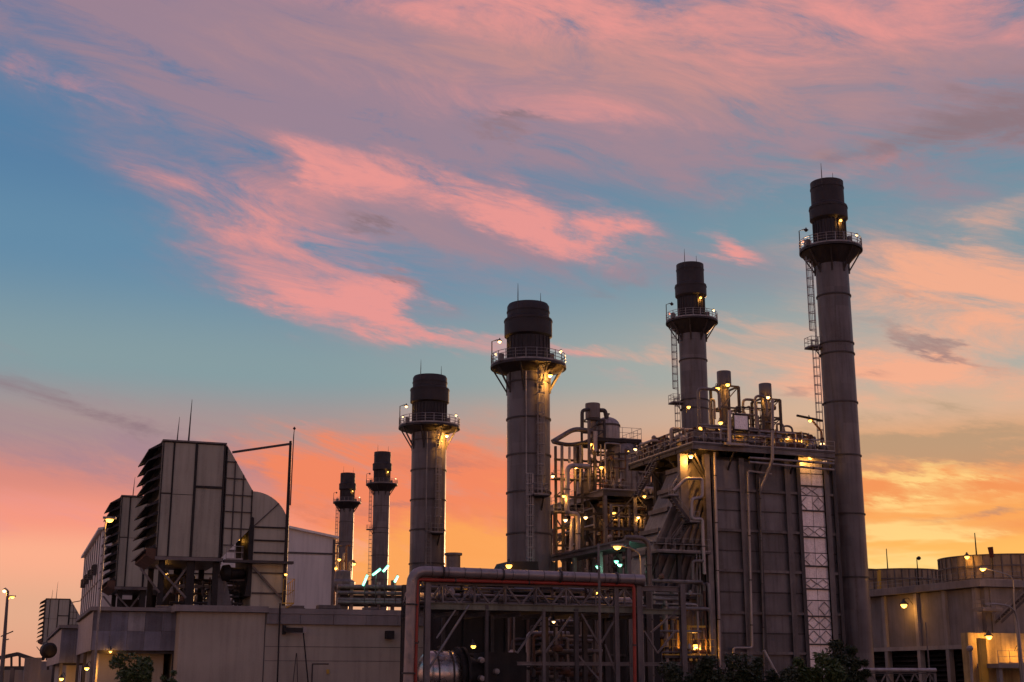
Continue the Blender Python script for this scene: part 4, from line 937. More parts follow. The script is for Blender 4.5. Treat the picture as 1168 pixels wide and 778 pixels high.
q = MB(); p = at(517, 640, v=-10); q.lathe((p.x, -10, 0), [(.68, 10.0), (.68, at(517, 634, v=-10).z), (.85, at(517, 633.5, v=-10).z), (.85, at(517, 631, v=-10).z), (.02, at(517, 630.5, v=-10).z)], 18); q.build('roof_vent', m_lagw, en)
sb = at(585, 648, v=-12); q = MB(); q.prism([(sb.x - 2.2, 10.01), (sb.x - .6, at(585, 641, v=-12).z), (sb.x + 2.4, at(585, 640, v=-12).z), (sb.x + 2.6, 10.01)], -12.5, -9); q.build('roof_hood', m_dark, en)
for i, (a, b, z0, z1) in enumerate(((3.4, 8.2, 0, 9.0),)):
    q = MB(); q.box(a, b, -14, -6.3, z0, z1); q.build('skid_cover', m_dark, g=(a, -10, 0), label=['taller dark equipment cover behind the right bays of the gantry', 'lower dark equipment cover near the foot of the boiler duct'][i], cat='equipment cover')

# ================================================================== lamp posts in the foreground
def lamp_post(label, base_px, y_base_v, head, arm_pts, power=250, lit=True, r=.07, m=None, hr=.24):
    """post standing on the ground, curved arm, lamp head"""
    head = Vector(head); arm = [Vector(p) for p in arm_pts]; foot = V(arm[0].x, arm[0].y, 0); t = thing('street_lamp', label, 'street lamp', foot, 'street lamps')
    q = MB(); q.tube([foot, foot + V(0, 0, 1.2), arm[0]], [r * 1.6, r * 1.3, r], 8); q.build('post', m or m_rail, t)
    q = MB(); q.pipe(arm + [head + V(0, 0, hr * .6)], r * .8, 7, .8); q.build('arm', m or m_rail, t)
    q = MB(); d = (head - arm[-1]); d.z = 0; d = d.normalized() if d.length > .01 else V(-1, 0, 0)
    q.bar(head - d * hr * 1.6 + V(0, 0, hr * .55), head + d * hr * 1.6 + V(0, 0, hr * .45), hr * 1.5, hr * .6); hd = q.build('lamp_head', m_rail, t)
    q = MB(); q.lathe(head, [(.01, -hr * .7), (hr * .7, -hr * .5), (hr, -hr * .05), (hr, hr * .12), (.01, hr * .14)], 12); q.build('bulb', m_lamp if lit else m_paleflue, hd)
    if lit: point(hd, head - ORG[t.name] - V(0, 0, hr * 1.5), power, r=hr)
    q = MB(); q.box(foot.x - .25, foot.x + .25, foot.y - .25, foot.y + .25, 0, .25); q.build('footing', m_concrete, t)
    return t
lamp_post('lit street lamp on a curved arm above the right end of the gantry', 0, 0, at(704, 624, v=-36), [at(731, 645, v=-36), at(730, 631, v=-36), at(722, 626, v=-36)], 200, hr=.3)
run('bent_pipe', 'grey pipe bending over and down beside the lit street lamp', [at(713, 613, v=-30), at(740, 614, v=-30), V(at(741, 660, v=-30).x, -30, 0)], .2, m_steelL, bend=1.2)
q = MB(); p = at(683, 640, v=-46); q.tube([(p.x, -46, 0), (p.x, -46, at(683, 620, v=-46).z)], [.11, .08], 8); q.build('plain_pole', m_steelL, g=(p.x, -46, 0), label='thin plain pole standing before the right half of the gantry', cat='pole')
lamp_post('lit street lamp on tall post before the second air intake', 0, 0, at(125, 593, Y=85), [at(119.5, 610, Y=85), at(120, 600, Y=85), at(121, 594, Y=85)], 45, r=.06)
lamp_post('twin of lamps on a tall mast at the far left edge, lower small head', 0, 0, at(14, 681, Y=110), [at(7, 700, Y=110), at(9, 684, Y=110), at(11, 680, Y=110)], 60, r=.08, hr=.16)
lp = thing('street_lamp', 'tall mast at the far left edge with arms and a pale lamp head', 'street lamp', togrid((at(3, 750, Y=108)[0], 0, 0))[:0] or (at(2, 778, Y=108).x, at(2, 778, Y=108).y, 0), 'street lamps')
o = at(2, 778, Y=108); tp = at(9, 674, Y=108)
q = MB(); q.tube([(o.x, o.y, 0), (tp.x, tp.y, tp.z)], [.2, .1], 8); q.build('post', m_steelL, lp)
q = MB(); q.bar(tp, at(5.5, 671, Y=108), .14); q.build('lamp_head', m_paleflue, lp)
lantern(lp, at(5, 674, Y=108), 40, .15, m_lampw, False)
for (ya, yb, xa, xb) in ((726, 720, 1, 15), (731, 729, 3, 10)):
    q = MB(); q.bar(at(xa, ya, Y=108), at(xb, yb, Y=108), .08); q.build('cross_arm', m_steel, lp)

# ================================================================== turbine hall, low buildings at the left
WV = -13.0
bl = thing('control_building', 'long low rendered building under the nearest air intake', 'building', (-28, -6, 0))
ua, ub = at(206, 697, v=WV).x, -14.9; zt = 7.6
q = MB(); q.box(ua, ub, WV, 3.5, 0, zt); q.build('wall', m_wall, bl)
us = at(304, 700, v=WV).x
q = MB(); q.box(ua - .5, us + .1, WV - .45, 3.9, zt + .02, zt + .55); q.build('roof_slab', m_concrete, bl)
q = MB(); q.box(us + .12, ub + .1, WV - .35, 3.9, zt - .05, zt + .42); q.build('roof_slab', m_concrete, bl)
n = 5
for k in range(n):
    a = us + (ub - us) * k / n; b = us + (ub - us) * (k + 1) / n
    q = MB(); q.box(a + .015, b - .015, WV - .3, WV - .003, at(340, 712, v=WV).z, zt - .07); q.build('fascia_panel', m_concrete, bl)
for (x, w) in ((us - .1, .1),):
    q = MB(); q.box(x, x + .06, WV - .05, WV - .003, 0, zt); q.build('wall_joint', m_steel, bl)
for z in (at(380, 754, v=WV).z, at(380, 738, v=WV).z):
    q = MB(); q.box(us, ub, WV - .02, WV - .003, z - .025, z + .025); q.build('wall_joint', m_steelL, bl)
q = MB(); a = at(357, 758, v=WV); q.box(a.x, a.x + 1.3, WV - .05, WV - .004, 0, a.z); dr_ = q.build('door', m_wall, bl)
q = MB(); q.box(a.x - .1, a.x, WV - .08, WV - .004, 0, a.z + .1); q.build('door_frame', m_steel, dr_); q = MB(); q.box(a.x, a.x + 1.4, WV - .08, WV - .004, a.z, a.z + .1); q.build('door_frame', m_steel, dr_)
q = MB(); q.box(a.x + 1.15, a.x + 1.2, WV - .12, WV - .05, 1, 1.15); q.build('door_handle', m_rail, dr_)
a = at(374, 766, v=WV - .1); q = MB(); q.box(a.x - .12, a.x + .12, WV - .15, WV - .004, a.z - .18, a.z + .18); q.build('sign_plate', m_yellow, bl)
run('downpipe', 'thin dark downpipe on the low rendered building', [at(319.5, 688, v=WV - .4), V(at(316.5, 778, v=WV - .4).x, WV - .4, 0)], .07, m_dark, 'downpipe')
a = at(326, 718, v=WV - .9); wb = thing('wall_floodlight', 'dark wall floodlight box sticking out from the low building', 'floodlight', (a.x, WV, a.z))
q = MB(); b = at(346, 719, v=WV - 1.0); q.bar((a.x, WV - .2, a.z), (b.x, WV - 1.0, b.z), .35, .4); q.build('housing', m_dark, wb)
q = MB(); q.box(a.x - .15, a.x + .15, WV - .3, WV - .004, a.z - .4, a.z + .4); q.build('wall_plate', m_dark, wb)
q = MB(); q.box(b.x - .05, b.x + .25, WV - 1.2, WV - .85, b.z - .2, b.z + .3); q.build('lens_hood', m_paleflue, wb)
run('prop_pole', 'thin slanting pole below the wall floodlight', [at(346, 722, v=WV - .8), V(at(354, 778, v=WV - .8).x, WV - .8, .2)], .06, m_dark, 'pole', clamp=False)
for k, (xa, xb) in enumerate(((338, 333), (338.5, 341))):
    run('prop_pole', ['left leg', 'right leg'][k] + ' of the faint A frame against the low building', [at(xa, 745, v=WV - .5), V(at(xb, 775, v=WV - .5).x, WV - .5, .2)], .035, m_steel, 'pole', clamp=False)
a = at(445, 724, v=WV - .6); q = MB(); q.box(a.x - .35, a.x + .35, WV - .8, WV - .004, a.z - .35, a.z + .35); q.build('wall_box', m_dark, g=(a.x, WV, a.z), label='dark box on the wall just left of the gantry pipe', cat='wall box')
# roof plant between the intake and the far stacks
rl = thing('roof_railing', 'rail with warm lit posts on the roof beside the intake elbow', 'railing', (at(318, 689, v=-12.5).x, -12.5, zt + .55))
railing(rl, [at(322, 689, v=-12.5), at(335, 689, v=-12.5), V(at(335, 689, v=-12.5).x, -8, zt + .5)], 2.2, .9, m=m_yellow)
lamp_thing('bulkhead_lamp', 'small warm lamp by the intake elbow on the low roof', at(326, 655, v=-11.5), 14, .14, (0, .5, 0))
rng = random.Random(9)
lamp_thing('bulkhead_lamp', 'small warm lamp seen through the gap below the intake cone', at(272, 615, v=-6), 14, .13, (0, .5, 0))
lamp_thing('bulkhead_lamp', 'warm lamp glinting in the steelwork under the nearest intake', at(188, 655, v=-4), 20, .16, (0, .5, 0))
for k, (x, v0, w, h) in enumerate(((-26.5, -9, 1.6, .9), (-23.2, -8, 2.2, 1.2), (-19.5, -9.5, 1.5, .8))):
    t = thing('roof_unit', ['low ventilation unit on the roof nearest the intake elbow', 'middle ventilation unit on the low roof', 'ventilation unit on the low roof nearest the gantry'][k], 'roof unit', (x, v0, zt + .4))
    q = MB(); q.box(x - w / 2, x + w / 2, v0 - .7, v0 + .7, zt + .42, zt + .42 + h * .25); q.build('curb', m_steel, t)
    q = MB(); q.box(x - w / 2 + .08, x + w / 2 - .08, v0 - .62, v0 + .62, zt + .42 + h * .25, zt + .42 + h * .5); q.build('housing', m_steelL, t)

# white gabled hall behind the intakes
hl = thing('turbine_hall', 'pale gabled hall behind the two air intake houses', 'building', (-26, 66, 0))
HU0, HU1, HV0, HV1 = -41.0, -10.9, 45.0, 88.0; ze = 20.4; zr_ = 23.0; um = -26
q = MB(); q.prism([(HU0, 0), (HU1, 0), (HU1, ze), (um, zr_), (HU0, ze)], HV0, HV1); q.build('wall', m_white, hl)
for sgn, u_e in ((-1, HU0), (1, HU1)):
    q = MB(); e = u_e + sgn * .5; q.hull([(e, HV0 - .5, ze - .1), (um, HV0 - .5, zr_ + .02), (um, HV1 + .5, zr_ + .02), (e, HV1 + .5, ze - .1)][::sgn * -1], [(e, HV0 - .5, ze + .2), (um, HV0 - .5, zr_ + .32), (um, HV1 + .5, zr_ + .32), (e, HV1 + .5, ze + .2)][::sgn * -1]); q.build('roof', m_white, hl)
q = MB(); zz = at(382, 632, v=45).z; q.box(HU0 + .1, HU1 + .06, HV0 - .1, HV0 - .003, zz - .12, zz + .12); q.build('cladding_band', m_steelL, hl)
for k in range(8):
    q = MB(); vv = HV0 + 2 + k * 5.2; q.box(HU0 - .12, HU0 - .003, vv - .1, vv + .1, 0, ze - .3); q.build('cladding_band', m_steelL, hl)
q = MB(); q.box(HU0 - .1, HU0 - .004, HV0 + .5, HV1 - .5, 13.8, 14.0); q.build('cladding_band', m_steelL, hl)
for k in range(4):
    q = MB(); vv = 50 + k * 9; q.box(HU0 - .5, HU0 - .003, vv, vv + 3.2, 15.2, 16.4); lv = q.build('louver', m_steel, hl)
    for j in range(4): q = MB(); q.box(HU0 - .62, HU0 - .5, vv, vv + 3.2, 15.25 + j * .3, 15.4 + j * .3); q.build('blade', m_dark, lv)
q = MB(); q.box(HU1 - .2, HU1 + .14, HV0 - .3, HV0 - .11, 0, ze - .2); q.build('downpipe', m_steelL, hl)

# sheet clad annexes at the left
def annex(label, U0, U1, V0, V1, zt, zb, cols, rows, grp):
    t = thing('annex_shed', label, 'shed', ((U0 + U1) / 2, (V0 + V1) / 2, 0), grp)
    q = MB(); q.hull([(U0 - .35, V0 - .5, zt - .1), (U1 + .1, V0 - .5, zt - .1), (U1 + .1, V1, zt - .1), (U0 - .35, V1, zt - .1)], [(U0 - .35, V0 - .5, zt + .22), (U1 + .1, V0 - .5, zt + .22), (U1 + .1, V1, zt + .22), (U0 - .35, V1, zt + .22)]); q.build('roof_slab', m_concrete, t)
    w = (U1 - U0) / cols; h = (zt - .15 - zb) / rows; r2 = random.Random(4)
    for i in range(cols):
        for j in range(rows):
            d = r2.uniform(0, .05); q = MB(); q.box(U0 + i * w + .01, U0 + (i + 1) * w - .01, V0 - .06 - d, V0 + .04 - d, zb + j * h + .01, zb + (j + 1) * h - .01)
            for c in range(1, 6): x = U0 + (i + c / 6) * w; q.box(x - .025, x + .025, V0 - .085 - d, V0 - .06 - d, zb + j * h + .02, zb + (j + 1) * h - .02)
            q.build('cladding_sheet', m_tin3 if (i == 2 and j == 1) else [m_tin, m_tin2, m_tin][(i * 2 + j) % 3], t)
    n = 6; wv = (V1 - V0 - .2) / n
    for k in range(n):
        q = MB(); q.box(U0 - .05, U0 + .05, V0 + .1 + k * wv, V0 + .1 + (k + 1) * wv - .02, zb, zt - .15); q.build('side_sheet', m_tin, t)
    for vv in (V0 + .2, (V0 + V1) / 2, V1 - .3):
        q = MB(); q.hcol(U0 + .2, vv, 0, zt - .1, .3); q.build('post', m_steelL, t)
    q = MB(); q.hcol(U1 - .2, V0 + .2, 0, zt - .1, .3); q.build('post', m_steel, t)
    q = MB(); q.box(U0 + .8, U1 - .9, V0 + 1.8, V1, 0, zt - .12); q.build('inner_wall', m_wall, t)
    q = MB(); q.ibeam((U0, V0 + .25, zb - .12), (U1, V0 + .25, zb - .12), .2, .25); q.build('lintel', m_steel, t)
    return t
sa = annex('shed clad in blue-grey sheets at the left end of the low building', -44.2, -37.0, -10.0, 16.5, 7.8, 4.35, 5, 2, 'sheet clad sheds')
annex('smaller blue-grey shed farther back at the left', -45.7, -44.9 + 2.0, 20.0, 70, 7.3, 3.6, 2, 1, 'sheet clad sheds')
lamp_thing('bulkhead_lamp', 'warm lamp inside the open side of the nearest shed', at(99, 762, v=-6), 160, .2, (.4, 0, .2))
lamp_thing('bulkhead_lamp', 'warm lamp at the foot of the farther shed', at(70, 774, v=18), 160, .22, (.4, 0, .2))
lamp_thing('bulkhead_lamp', 'small warm lamp below the sheet cladding of the nearest shed', at(126, 743, v=-10.4), 40, .13, (0, .4, .1))
# far left: plinth of the distant intake, pipe bridge and low walls
q = MB(); q.box(-47, -26, 212, 230, 0, 6.0); q.build('far_plant_block', m_concrete, g=(-40, 220, 0), label='low concrete block carrying the small distant air intake', cat='building')
fb = thing('far_pipe_bridge', 'low truss bridge in the far left corner below the tall mast', 'pipe bridge', togrid((-60, 150, 0)))
def fl(px, py, Y=150): return at(px, py, Y=Y)
for (a, b) in (((-8, 752), (20, 746)), ((20, 746), (44, 754)), ((-8, 762), (44, 762))):
    q = MB(); q.bar(fl(*a), fl(*b), .4); q.build('chord', m_steel, fb)
for k in range(6):
    x = -6 + k * 9.5; y = 752 - (x + 8) * .2 if x < 20 else 746 + (x - 20) * .33; q = MB(); q.bar(fl(x, y), fl(x, 762), .25); q.build('web', m_steel, fb)
for x in (-6, 14, 40):
    p = fl(x, 770); q = MB(); q.hcol(p.x, p.y, 0, fl(x, 762).z, .5); q.build('leg', m_steelL, fb)
q = MB(); p0 = fl(-20, 764, 152); p1 = fl(60, 764, 152); q.box(p0.x, p1.x, p0.y, p0.y + 12, 0, p0.z); q.build('far_shed', m_wall, g=(p0.x, p0.y, 0), label='long low shed in the far left corner under the truss bridge', cat='shed')
for k in range(5):
    x = p0.x + 1 + k * (p1.x - p0.x) / 5.2; 
q = MB(); p0 = fl(29, 750, 120); p1 = fl(48, 750, 120); q.box(p0.x, p1.x, p0.y, p0.y + 5, 0, p0.z); q.build('concrete_kiosk', m_concrete, g=(p0.x, p0.y, 0), label='plain concrete kiosk left of the sheds', cat='kiosk')
q = MB(); p = fl(53, 742, 125); q.lathe(p, [(.01, -.2), (.6, -.1), (.7, .2), (.7, .9), (.5, 1.1), (.01, 1.15)], 16, axis=(0.3, -1, 0)); q.build('fan_unit', m_dark, g=(p.x, p.y, p.z), label='dark round fan unit beside the farther shed roof', cat='fan')

# ================================================================== far pipe rack below the two distant stacks
VR = 110.0
fr = thing('far_pipe_rack', 'distant pipe rack with stacked pipes left of the gantry', 'pipe rack', (at(415, 690, v=VR).x, VR, 0))
def H_(px, py, v=VR): return at(px, py, v=v)
for k, px in enumerate((386, 401, 418, 432, 448)):
    p = H_(px, 670); q = MB(); q.hcol(p.x, VR, 0, H_(px, (668, 664, 662, 664, 662)[k]).z, .6, .1); q.build('post', [m_steelL, m_paleflue][k % 2], fr)
for y in (672, 680, 690):
    q = MB(); q.ibeam(H_(384, y), H_(462, y + 1), .4, .5); q.build('beam', m_steel, fr)
for k, y in enumerate((669, 676, 684, 687)):
    run('far_pipe', ['top', 'second', 'third', 'bottom'][k] + ' pipe on the distant rack', [H_(385, y, VR - 1 - .5 * k), H_(460, y + 1, VR - 1 - .5 * k)], .4 - .05 * (k % 2), [m_lagw, m_steelL][k % 2], clamp=False)
q = MB(); p = H_(391, 665, VR + 4); q.lathe((p.x, VR + 4, 0), [(1.2, 0), (1.2, H_(391, 668).z - 1), (2.3, H_(391, 668).z), (2.3, H_(391, 662).z), (1.6, H_(391, 659).z), (1.5, H_(391, 650).z), (.02, H_(391, 648).z)], 20); q.build('surge_vessel', m_lagw, g=(p.x, VR + 4, 0), label='mushroom shaped vessel at the foot of the farthest stack', cat='vessel')
for k in range(7):
    px = 378 + k * 3.4; y = 640 - 9 * (k % 3); t = None
    run('far_riser', ['first', 'second', 'third', 'fourth', 'fifth', 'sixth', 'seventh'][k] + ' thin riser from the left at the foot of the farthest stack', [H_(px, 690, 150), H_(px, y, 150), H_(px + 5, y, 150)], .22, [m_steelL, m_rust][k % 2], clamp=False)
for k, (px, py) in enumerate(((378, 632), (387, 638), (395, 655), (383, 648), (404, 643))):
    lamp_thing('far_lamp', ['highest', 'second highest', 'lowest', 'third highest', 'rightmost'][k] + ' small warm lamp at the foot of the farthest stack', at(px, py, v=145), 250, .35, (0, 1, 0))
for k, (x0, y0, x1, y1) in enumerate(((414, 668, 419, 656), (425, 656, 434, 649), (437, 652, 443, 645), (450, 664, 454, 657))):
    a, b = at(x0, y0, v=100), at(x1, y1, v=100); t = thing('tube_light', ['leftmost', 'second', 'third', 'rightmost'][k] + ' slanted green-white tube light above the distant pipe rack', 'tube light', (a + b) / 2, 'green tube lights')
    q = MB(); q.tube([a, b], .2, 8); q.build('tube', m_tubeg, t)
    q = MB(); q.bar(a + V(0, .3, .25), b + V(0, .3, .25), .4, .12); q.build('reflector', m_rail, t)
    q = MB(); m_ = (a + b) / 2; q.bar(m_ + V(0, .3, .2), V(m_.x, m_.y + .3, at(x0, 690, v=100).z), .14); q.build('stem', m_steel, t)
    point(t, (0, -.4, -.3), 60, (.4, 1, .75), .3)

# ================================================================== cooling tower block at the right
CU0, CV0, CV1, CZT = 63.0, 5.2, 44.0, 14.0
ct = thing('cooling_tower', 'long concrete cooling tower block with pilasters at the right', 'cooling tower', (70, 20, 0))
zo = at(1050, 737, u=CU0).z
q = MB(); q.box(CU0 + .3, CU0 + 24, CV0 + .3, CV1, zo - .2, CZT); q.build('basin_wall', m_concrete, ct)
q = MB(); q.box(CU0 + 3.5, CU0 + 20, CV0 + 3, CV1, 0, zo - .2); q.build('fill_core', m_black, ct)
pil = [at(px, 690, u=CU0).y for px in (1115, 1079.5, 1047, 1010, 980)]; pil.append(pil[-1] + 6.5)
for i, vv in enumerate(pil):
    q = MB(); q.box(CU0 - .45, CU0 + .29, vv - .32, vv + .32, 0, CZT - .9); q.build('pilaster', m_trim, ct)
for i, (a, b) in enumerate(zip(pil, pil[1:])):
    q = MB(); q.box(CU0 - .02, CU0 + .28, a + .3, b - .3, zo, CZT - .95); q.build('wall_panel', m_concrete, ct)
    for k in range(9):
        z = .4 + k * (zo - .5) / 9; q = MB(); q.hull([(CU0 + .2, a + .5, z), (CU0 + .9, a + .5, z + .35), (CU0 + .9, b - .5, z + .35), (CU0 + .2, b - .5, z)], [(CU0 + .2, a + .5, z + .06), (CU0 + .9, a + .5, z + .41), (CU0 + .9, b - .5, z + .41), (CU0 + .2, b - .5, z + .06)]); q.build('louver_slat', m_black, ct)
q = MB(); q.box(CU0 - 1.0, CU0 + 24.3, CV0 - .6, CV1, CZT - .85, CZT); q.build('coping', m_concrete, ct)
q = MB(); q.box(CU0 - .5, CU0 + .3, CV0 - .1, CV1, zo - .55, zo - .03); q.build('sill_beam', m_trim, ct)
for k in range(6):
    q = MB(); a = CU0 + 1 + k * 3.8; q.box(a, a + 3.7, CV0 + .1, CV0 + .28, zo - .2, CZT - .9); q.build('end_panel', m_concrete, ct)
railing(ct, [(CU0 - .4, CV1, CZT), (CU0 - .4, CV0 - .4, CZT), (CU0 + 23, CV0 - .4, CZT)], 1.1, 2.0)
def fan(label, px, ytop, hw, uc, m):
    p = at(px, ytop, u=uc); r = abs(at(px + hw, ytop, Y=toworld(p)[1]).x - at(px, ytop, Y=toworld(p)[1]).x) / CU[0] * 1.0
    t = thing('fan_cylinder', label, 'fan cylinder', (uc, p.y, CZT)); zt = p.z
    q = MB(); q.lathe((uc, p.y, 0), [(r * 1.0, CZT), (r * .97, CZT + (zt - CZT) * .4), (r * 1.0, zt), (r * .97, zt), (r * .94, CZT + .5)], 56); q.f = [f for f in q.f if len(f) == 4]; q.build('cylinder', m, t)
    for k in range(40):
        a = 2 * PI * k / 40; e = V(math.cos(a), math.sin(a), 0) * (r + .02) + V(uc, p.y, 0); q = MB(); q.bar(e + V(0, 0, CZT), e + V(0, 0, zt - .05), .12); q.build('stave_rib', m_steelL, t)
    for z in (CZT + .3, CZT + (zt - CZT) * .55, zt - .15):
        q = MB(); q.ring((uc, p.y, z), r + .02, .1, .14, 56); q.build('hoop', m_steelL, t)
    for k in range(6):
        a = 2 * PI * k / 6; q = MB(); e = V(math.cos(a), math.sin(a), 0); s_ = V(-e.y, e.x, 0); c = V(uc, p.y, CZT + 1.2)
        q.hull([c + e * .6 - s_ * .5, c + e * r * .9 - s_ * .25, c + e * r * .9 + s_ * .25 + V(0, 0, .15), c + e * .6 + s_ * .5 + V(0, 0, .4)], [c + e * .6 - s_ * .5 + V(0, 0, .06), c + e * r * .9 - s_ * .25 + V(0, 0, .05), c + e * r * .9 + s_ * .25 + V(0, 0, .2), c + e * .6 + s_ * .5 + V(0, 0, .46)]); q.build('fan_blade', m_steelL, t)
    q = MB(); q.lathe((uc, p.y, CZT), [(1.1, 0), (1.1, 1.0), (.8, 1.8), (.02, 1.9)], 16); q.build('fan_hub', m_steel, t)
    return t
fan('nearer round fan cylinder on the cooling tower roof, cut by the right edge', 1137, 637, 64, 71, m_fan)
fan('farther round fan cylinder on the cooling tower roof beside the tallest stack', 1020, 652, 50, 71, m_fan)
# end stair, landings and lamps
VE = CV0 - 1.6
stair('end_stair', 'outdoor stair climbing rightwards on the end of the cooling tower', at(1142, 710, v=VE), at(1190, 664, v=VE), 1.1, (0, 1, 0))
sl = thing('stair_landing', 'concrete landing on the end wall of the cooling tower', 'landing', (at(1130, 694, v=VE).x, VE, at(1130, 694, v=VE).z))
a, b = at(1119, 694, v=VE), at(1141, 693, v=VE); q = MB(); q.box(a.x, b.x, VE - .4, CV0 + .05, a.z - .3, a.z); q.build('slab', m_concrete, sl); railing(sl, [(a.x, CV0, a.z), (a.x, VE - .3, a.z), (b.x, VE - .3, a.z)], 1.1, 1)
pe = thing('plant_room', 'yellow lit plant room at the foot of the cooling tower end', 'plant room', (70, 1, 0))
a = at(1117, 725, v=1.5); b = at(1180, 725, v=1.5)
q = MB(); q.box(a.x, b.x + 6, 3.6, 4.9, 0, at(1130, 722, v=3.6).z); q.build('back_wall', mat('glow_tinted_wall', (.5, .37, .17), .8), pe)  # yellow lamp glow put into the wall colour
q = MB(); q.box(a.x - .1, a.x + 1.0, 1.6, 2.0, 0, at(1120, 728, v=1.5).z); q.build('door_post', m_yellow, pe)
zb_ = at(1130, 757, v=.5).z; q = MB(); q.box(a.x + .8, b.x + 4, -.5, 3.4, zb_ - .5, zb_); q.build('walkway_slab', m_concrete, pe); railing(pe, [(a.x + .9, -.4, zb_), (b.x + 3, -.4, zb_)], 1.5, 1.6)
for x in (a.x + 1.2, a.x + 6): q = MB(); q.box(x, x + .5, 0, .5, 0, zb_ - .5); q.build('pier', m_concrete, pe)
def wall_lamp(label, p, power, r=.28, back=(.5, 0, 0)): return lamp_thing('floodlight', label, p, power, r, back)
wall_lamp('brightest floodlight on the long side of the cooling tower', at(1031, 690, u=CU0 - 1.6), 220, .42, (1.5, 0, 0))
wall_lamp('floodlight over the yellow lit plant room at the cooling tower end', at(1128, 726, v=2.2), 300, .36, (0, .9, 0))
wall_lamp('floodlight beside the nearer fan cylinder', at(1103, 635, u=CU0 + .5), 100, .3, (.2, .2, -1.2))
lamp_thing('floodlight', 'small lamp on the end wall below the coping of the cooling tower', at(1163, 742, v=2.2), 200, .24, (0, .9, 0))
lamp_post('lit curved street lamp in front of the cooling tower end wall', 0, 0, at(1121, 649, v=-2), [at(1157, 690, v=-2), at(1156, 660, v=-2), at(1148, 655, v=-2), at(1128, 649.5, v=-2)], 420, r=.1, hr=.34)
lamp_post('unlit curved street lamp at the right edge with flat pale head', 0, 0, at(1126, 690.5, v=-14), [at(1161, 710, v=-14), at(1158, 697, v=-14), at(1150, 691, v=-14), at(1138, 689, v=-14)], 0, False, r=.13, hr=.3)
for k, (px, y0, y1, v, nm, lb) in enumerate(((1061, 710, 778, -6, 'plain_pole', 'thin plain pole before the dark openings of the cooling tower'), (1048, 636, 668, 24, 'camera_mast', 'short mast with dark head on the cooling tower roof'), (1013, 626, 655, 30, 'lightning_mast', 'thin lightning mast near the farther fan cylinder'), (1114.5, 608, 640, 12, 'lightning_mast', 'tall thin lightning mast near the nearer fan cylinder'))):
    a, b = at(px, y1, v=v), at(px, y0, v=v); t = thing(nm, lb, 'mast' if k else 'pole', (a.x, v, a.z if k else 0))
    q = MB(); q.tube([(a.x, v, a.z if k else 0), (a.x, v, b.z)], [.12 if k != 2 else .1, .06], 7); q.build('pole', m_steelL if not k else m_dark, t)
    if k == 1: q = MB(); q.lathe((b.x, v, b.z - .1), [(.02, -.3), (.22, -.2), (.28, .1), (.02, .3)], 10, axis=(-.5, -1, .3)); q.build('head', m_dark, t)
a = at(1131.5, 636, v=4.6); ws = thing('windsock', 'short dark red windsock on the nearer fan cylinder', 'windsock', (a.x, 4.6, a.z))
q = MB(); b = at(1129.5, 624, v=4.6); q.lathe(a, [(.22, 0), (.28, .3), (.34, (b - a).length)], 12, axis=b - a); q.build('sleeve', mat('dark_red_cloth', (.12, .03, .02), .9), ws); q = MB(); q.tube([a - V(0, 0, 2.2), a], .06, 6); q.build('pole', m_dark, ws)
yd = thing('roof_davit', 'yellow davit post on the cooling tower roof next to the tallest stack', 'davit', (at(1003, 672, u=CU0 + .4).x, at(1003, 672, u=CU0 + .4).y, CZT))
a = at(1003, 672, u=CU0 + .4); b = at(1002.5, 650, u=CU0 + .4); c = at(984, 649, Y=toworld(b)[1])
q = MB(); q.bar((a.x, a.y, CZT), b, .4); q.build('post', m_yellow, yd); q = MB(); q.bar(b, c, .22); q.build('arm', m_steel, yd)
gl = thing('globe_lamp', 'pale post lamp with small round head before the cooling tower', 'street lamp', (at(1108, 778, v=-12).x, -12, 0))
a = at(1108, 778, v=-12); b = at(1107, 740, v=-12); q = MB(); q.tube([(a.x, -12, 0), (b.x, -12, b.z)], .16, 8); q.build('post', m_paleflue, gl); q = MB(); q.lathe(b + V(-.1, 0, 0), [(.02, -.35), (.3, -.2), (.38, .05), (.25, .3), (.02, .36)], 12); q.build('head', m_paleflue, gl)
# low pale pipe bridge in front of the tower
lb_ = thing('low_pipe_bridge', 'low trussed bridge carrying a pale pipe at the lower right', 'pipe bridge', (at(1030, 778, v=-20).x, -20, 0))
a, b = at(985, 765, v=-20), at(1067, 763.5, v=-20); z = (a.z + b.z) / 2
q = MB(); q.tube([(a.x - 4, -20, z), (b.x, -20, z)], .2, 10); q.build('pipe', m_paleflue, lb_)
q = MB(); q.bar((a.x - 4, -20, z - .3), (b.x, -20, z - .3), .2, .12); q.build('chord', m_steel, lb_)
q = MB(); q.bar((a.x - 4, -20, z - 1.6), (b.x, -20, z - 1.6), .2, .16); q.build('chord', m_steel, lb_)
for k in range(5):
    x0 = a.x + (b.x - a.x) * k / 5; x1 = a.x + (b.x - a.x) * (k + 1) / 5; q = MB(); q.bar((x0, -20, z - 1.6), ((x0 + x1) / 2, -20, z - .3), .12); q.build('web', m_steelL, lb_); q = MB(); q.bar(((x0 + x1) / 2, -20, z - .3), (x1, -20, z - 1.6), .12); q.build('web', m_steelL, lb_)
for x in (a.x, b.x - .2): q = MB(); q.bar((x, -20, 0), (x, -20, z - .35), .3); q.build('leg', m_steelL, lb_)

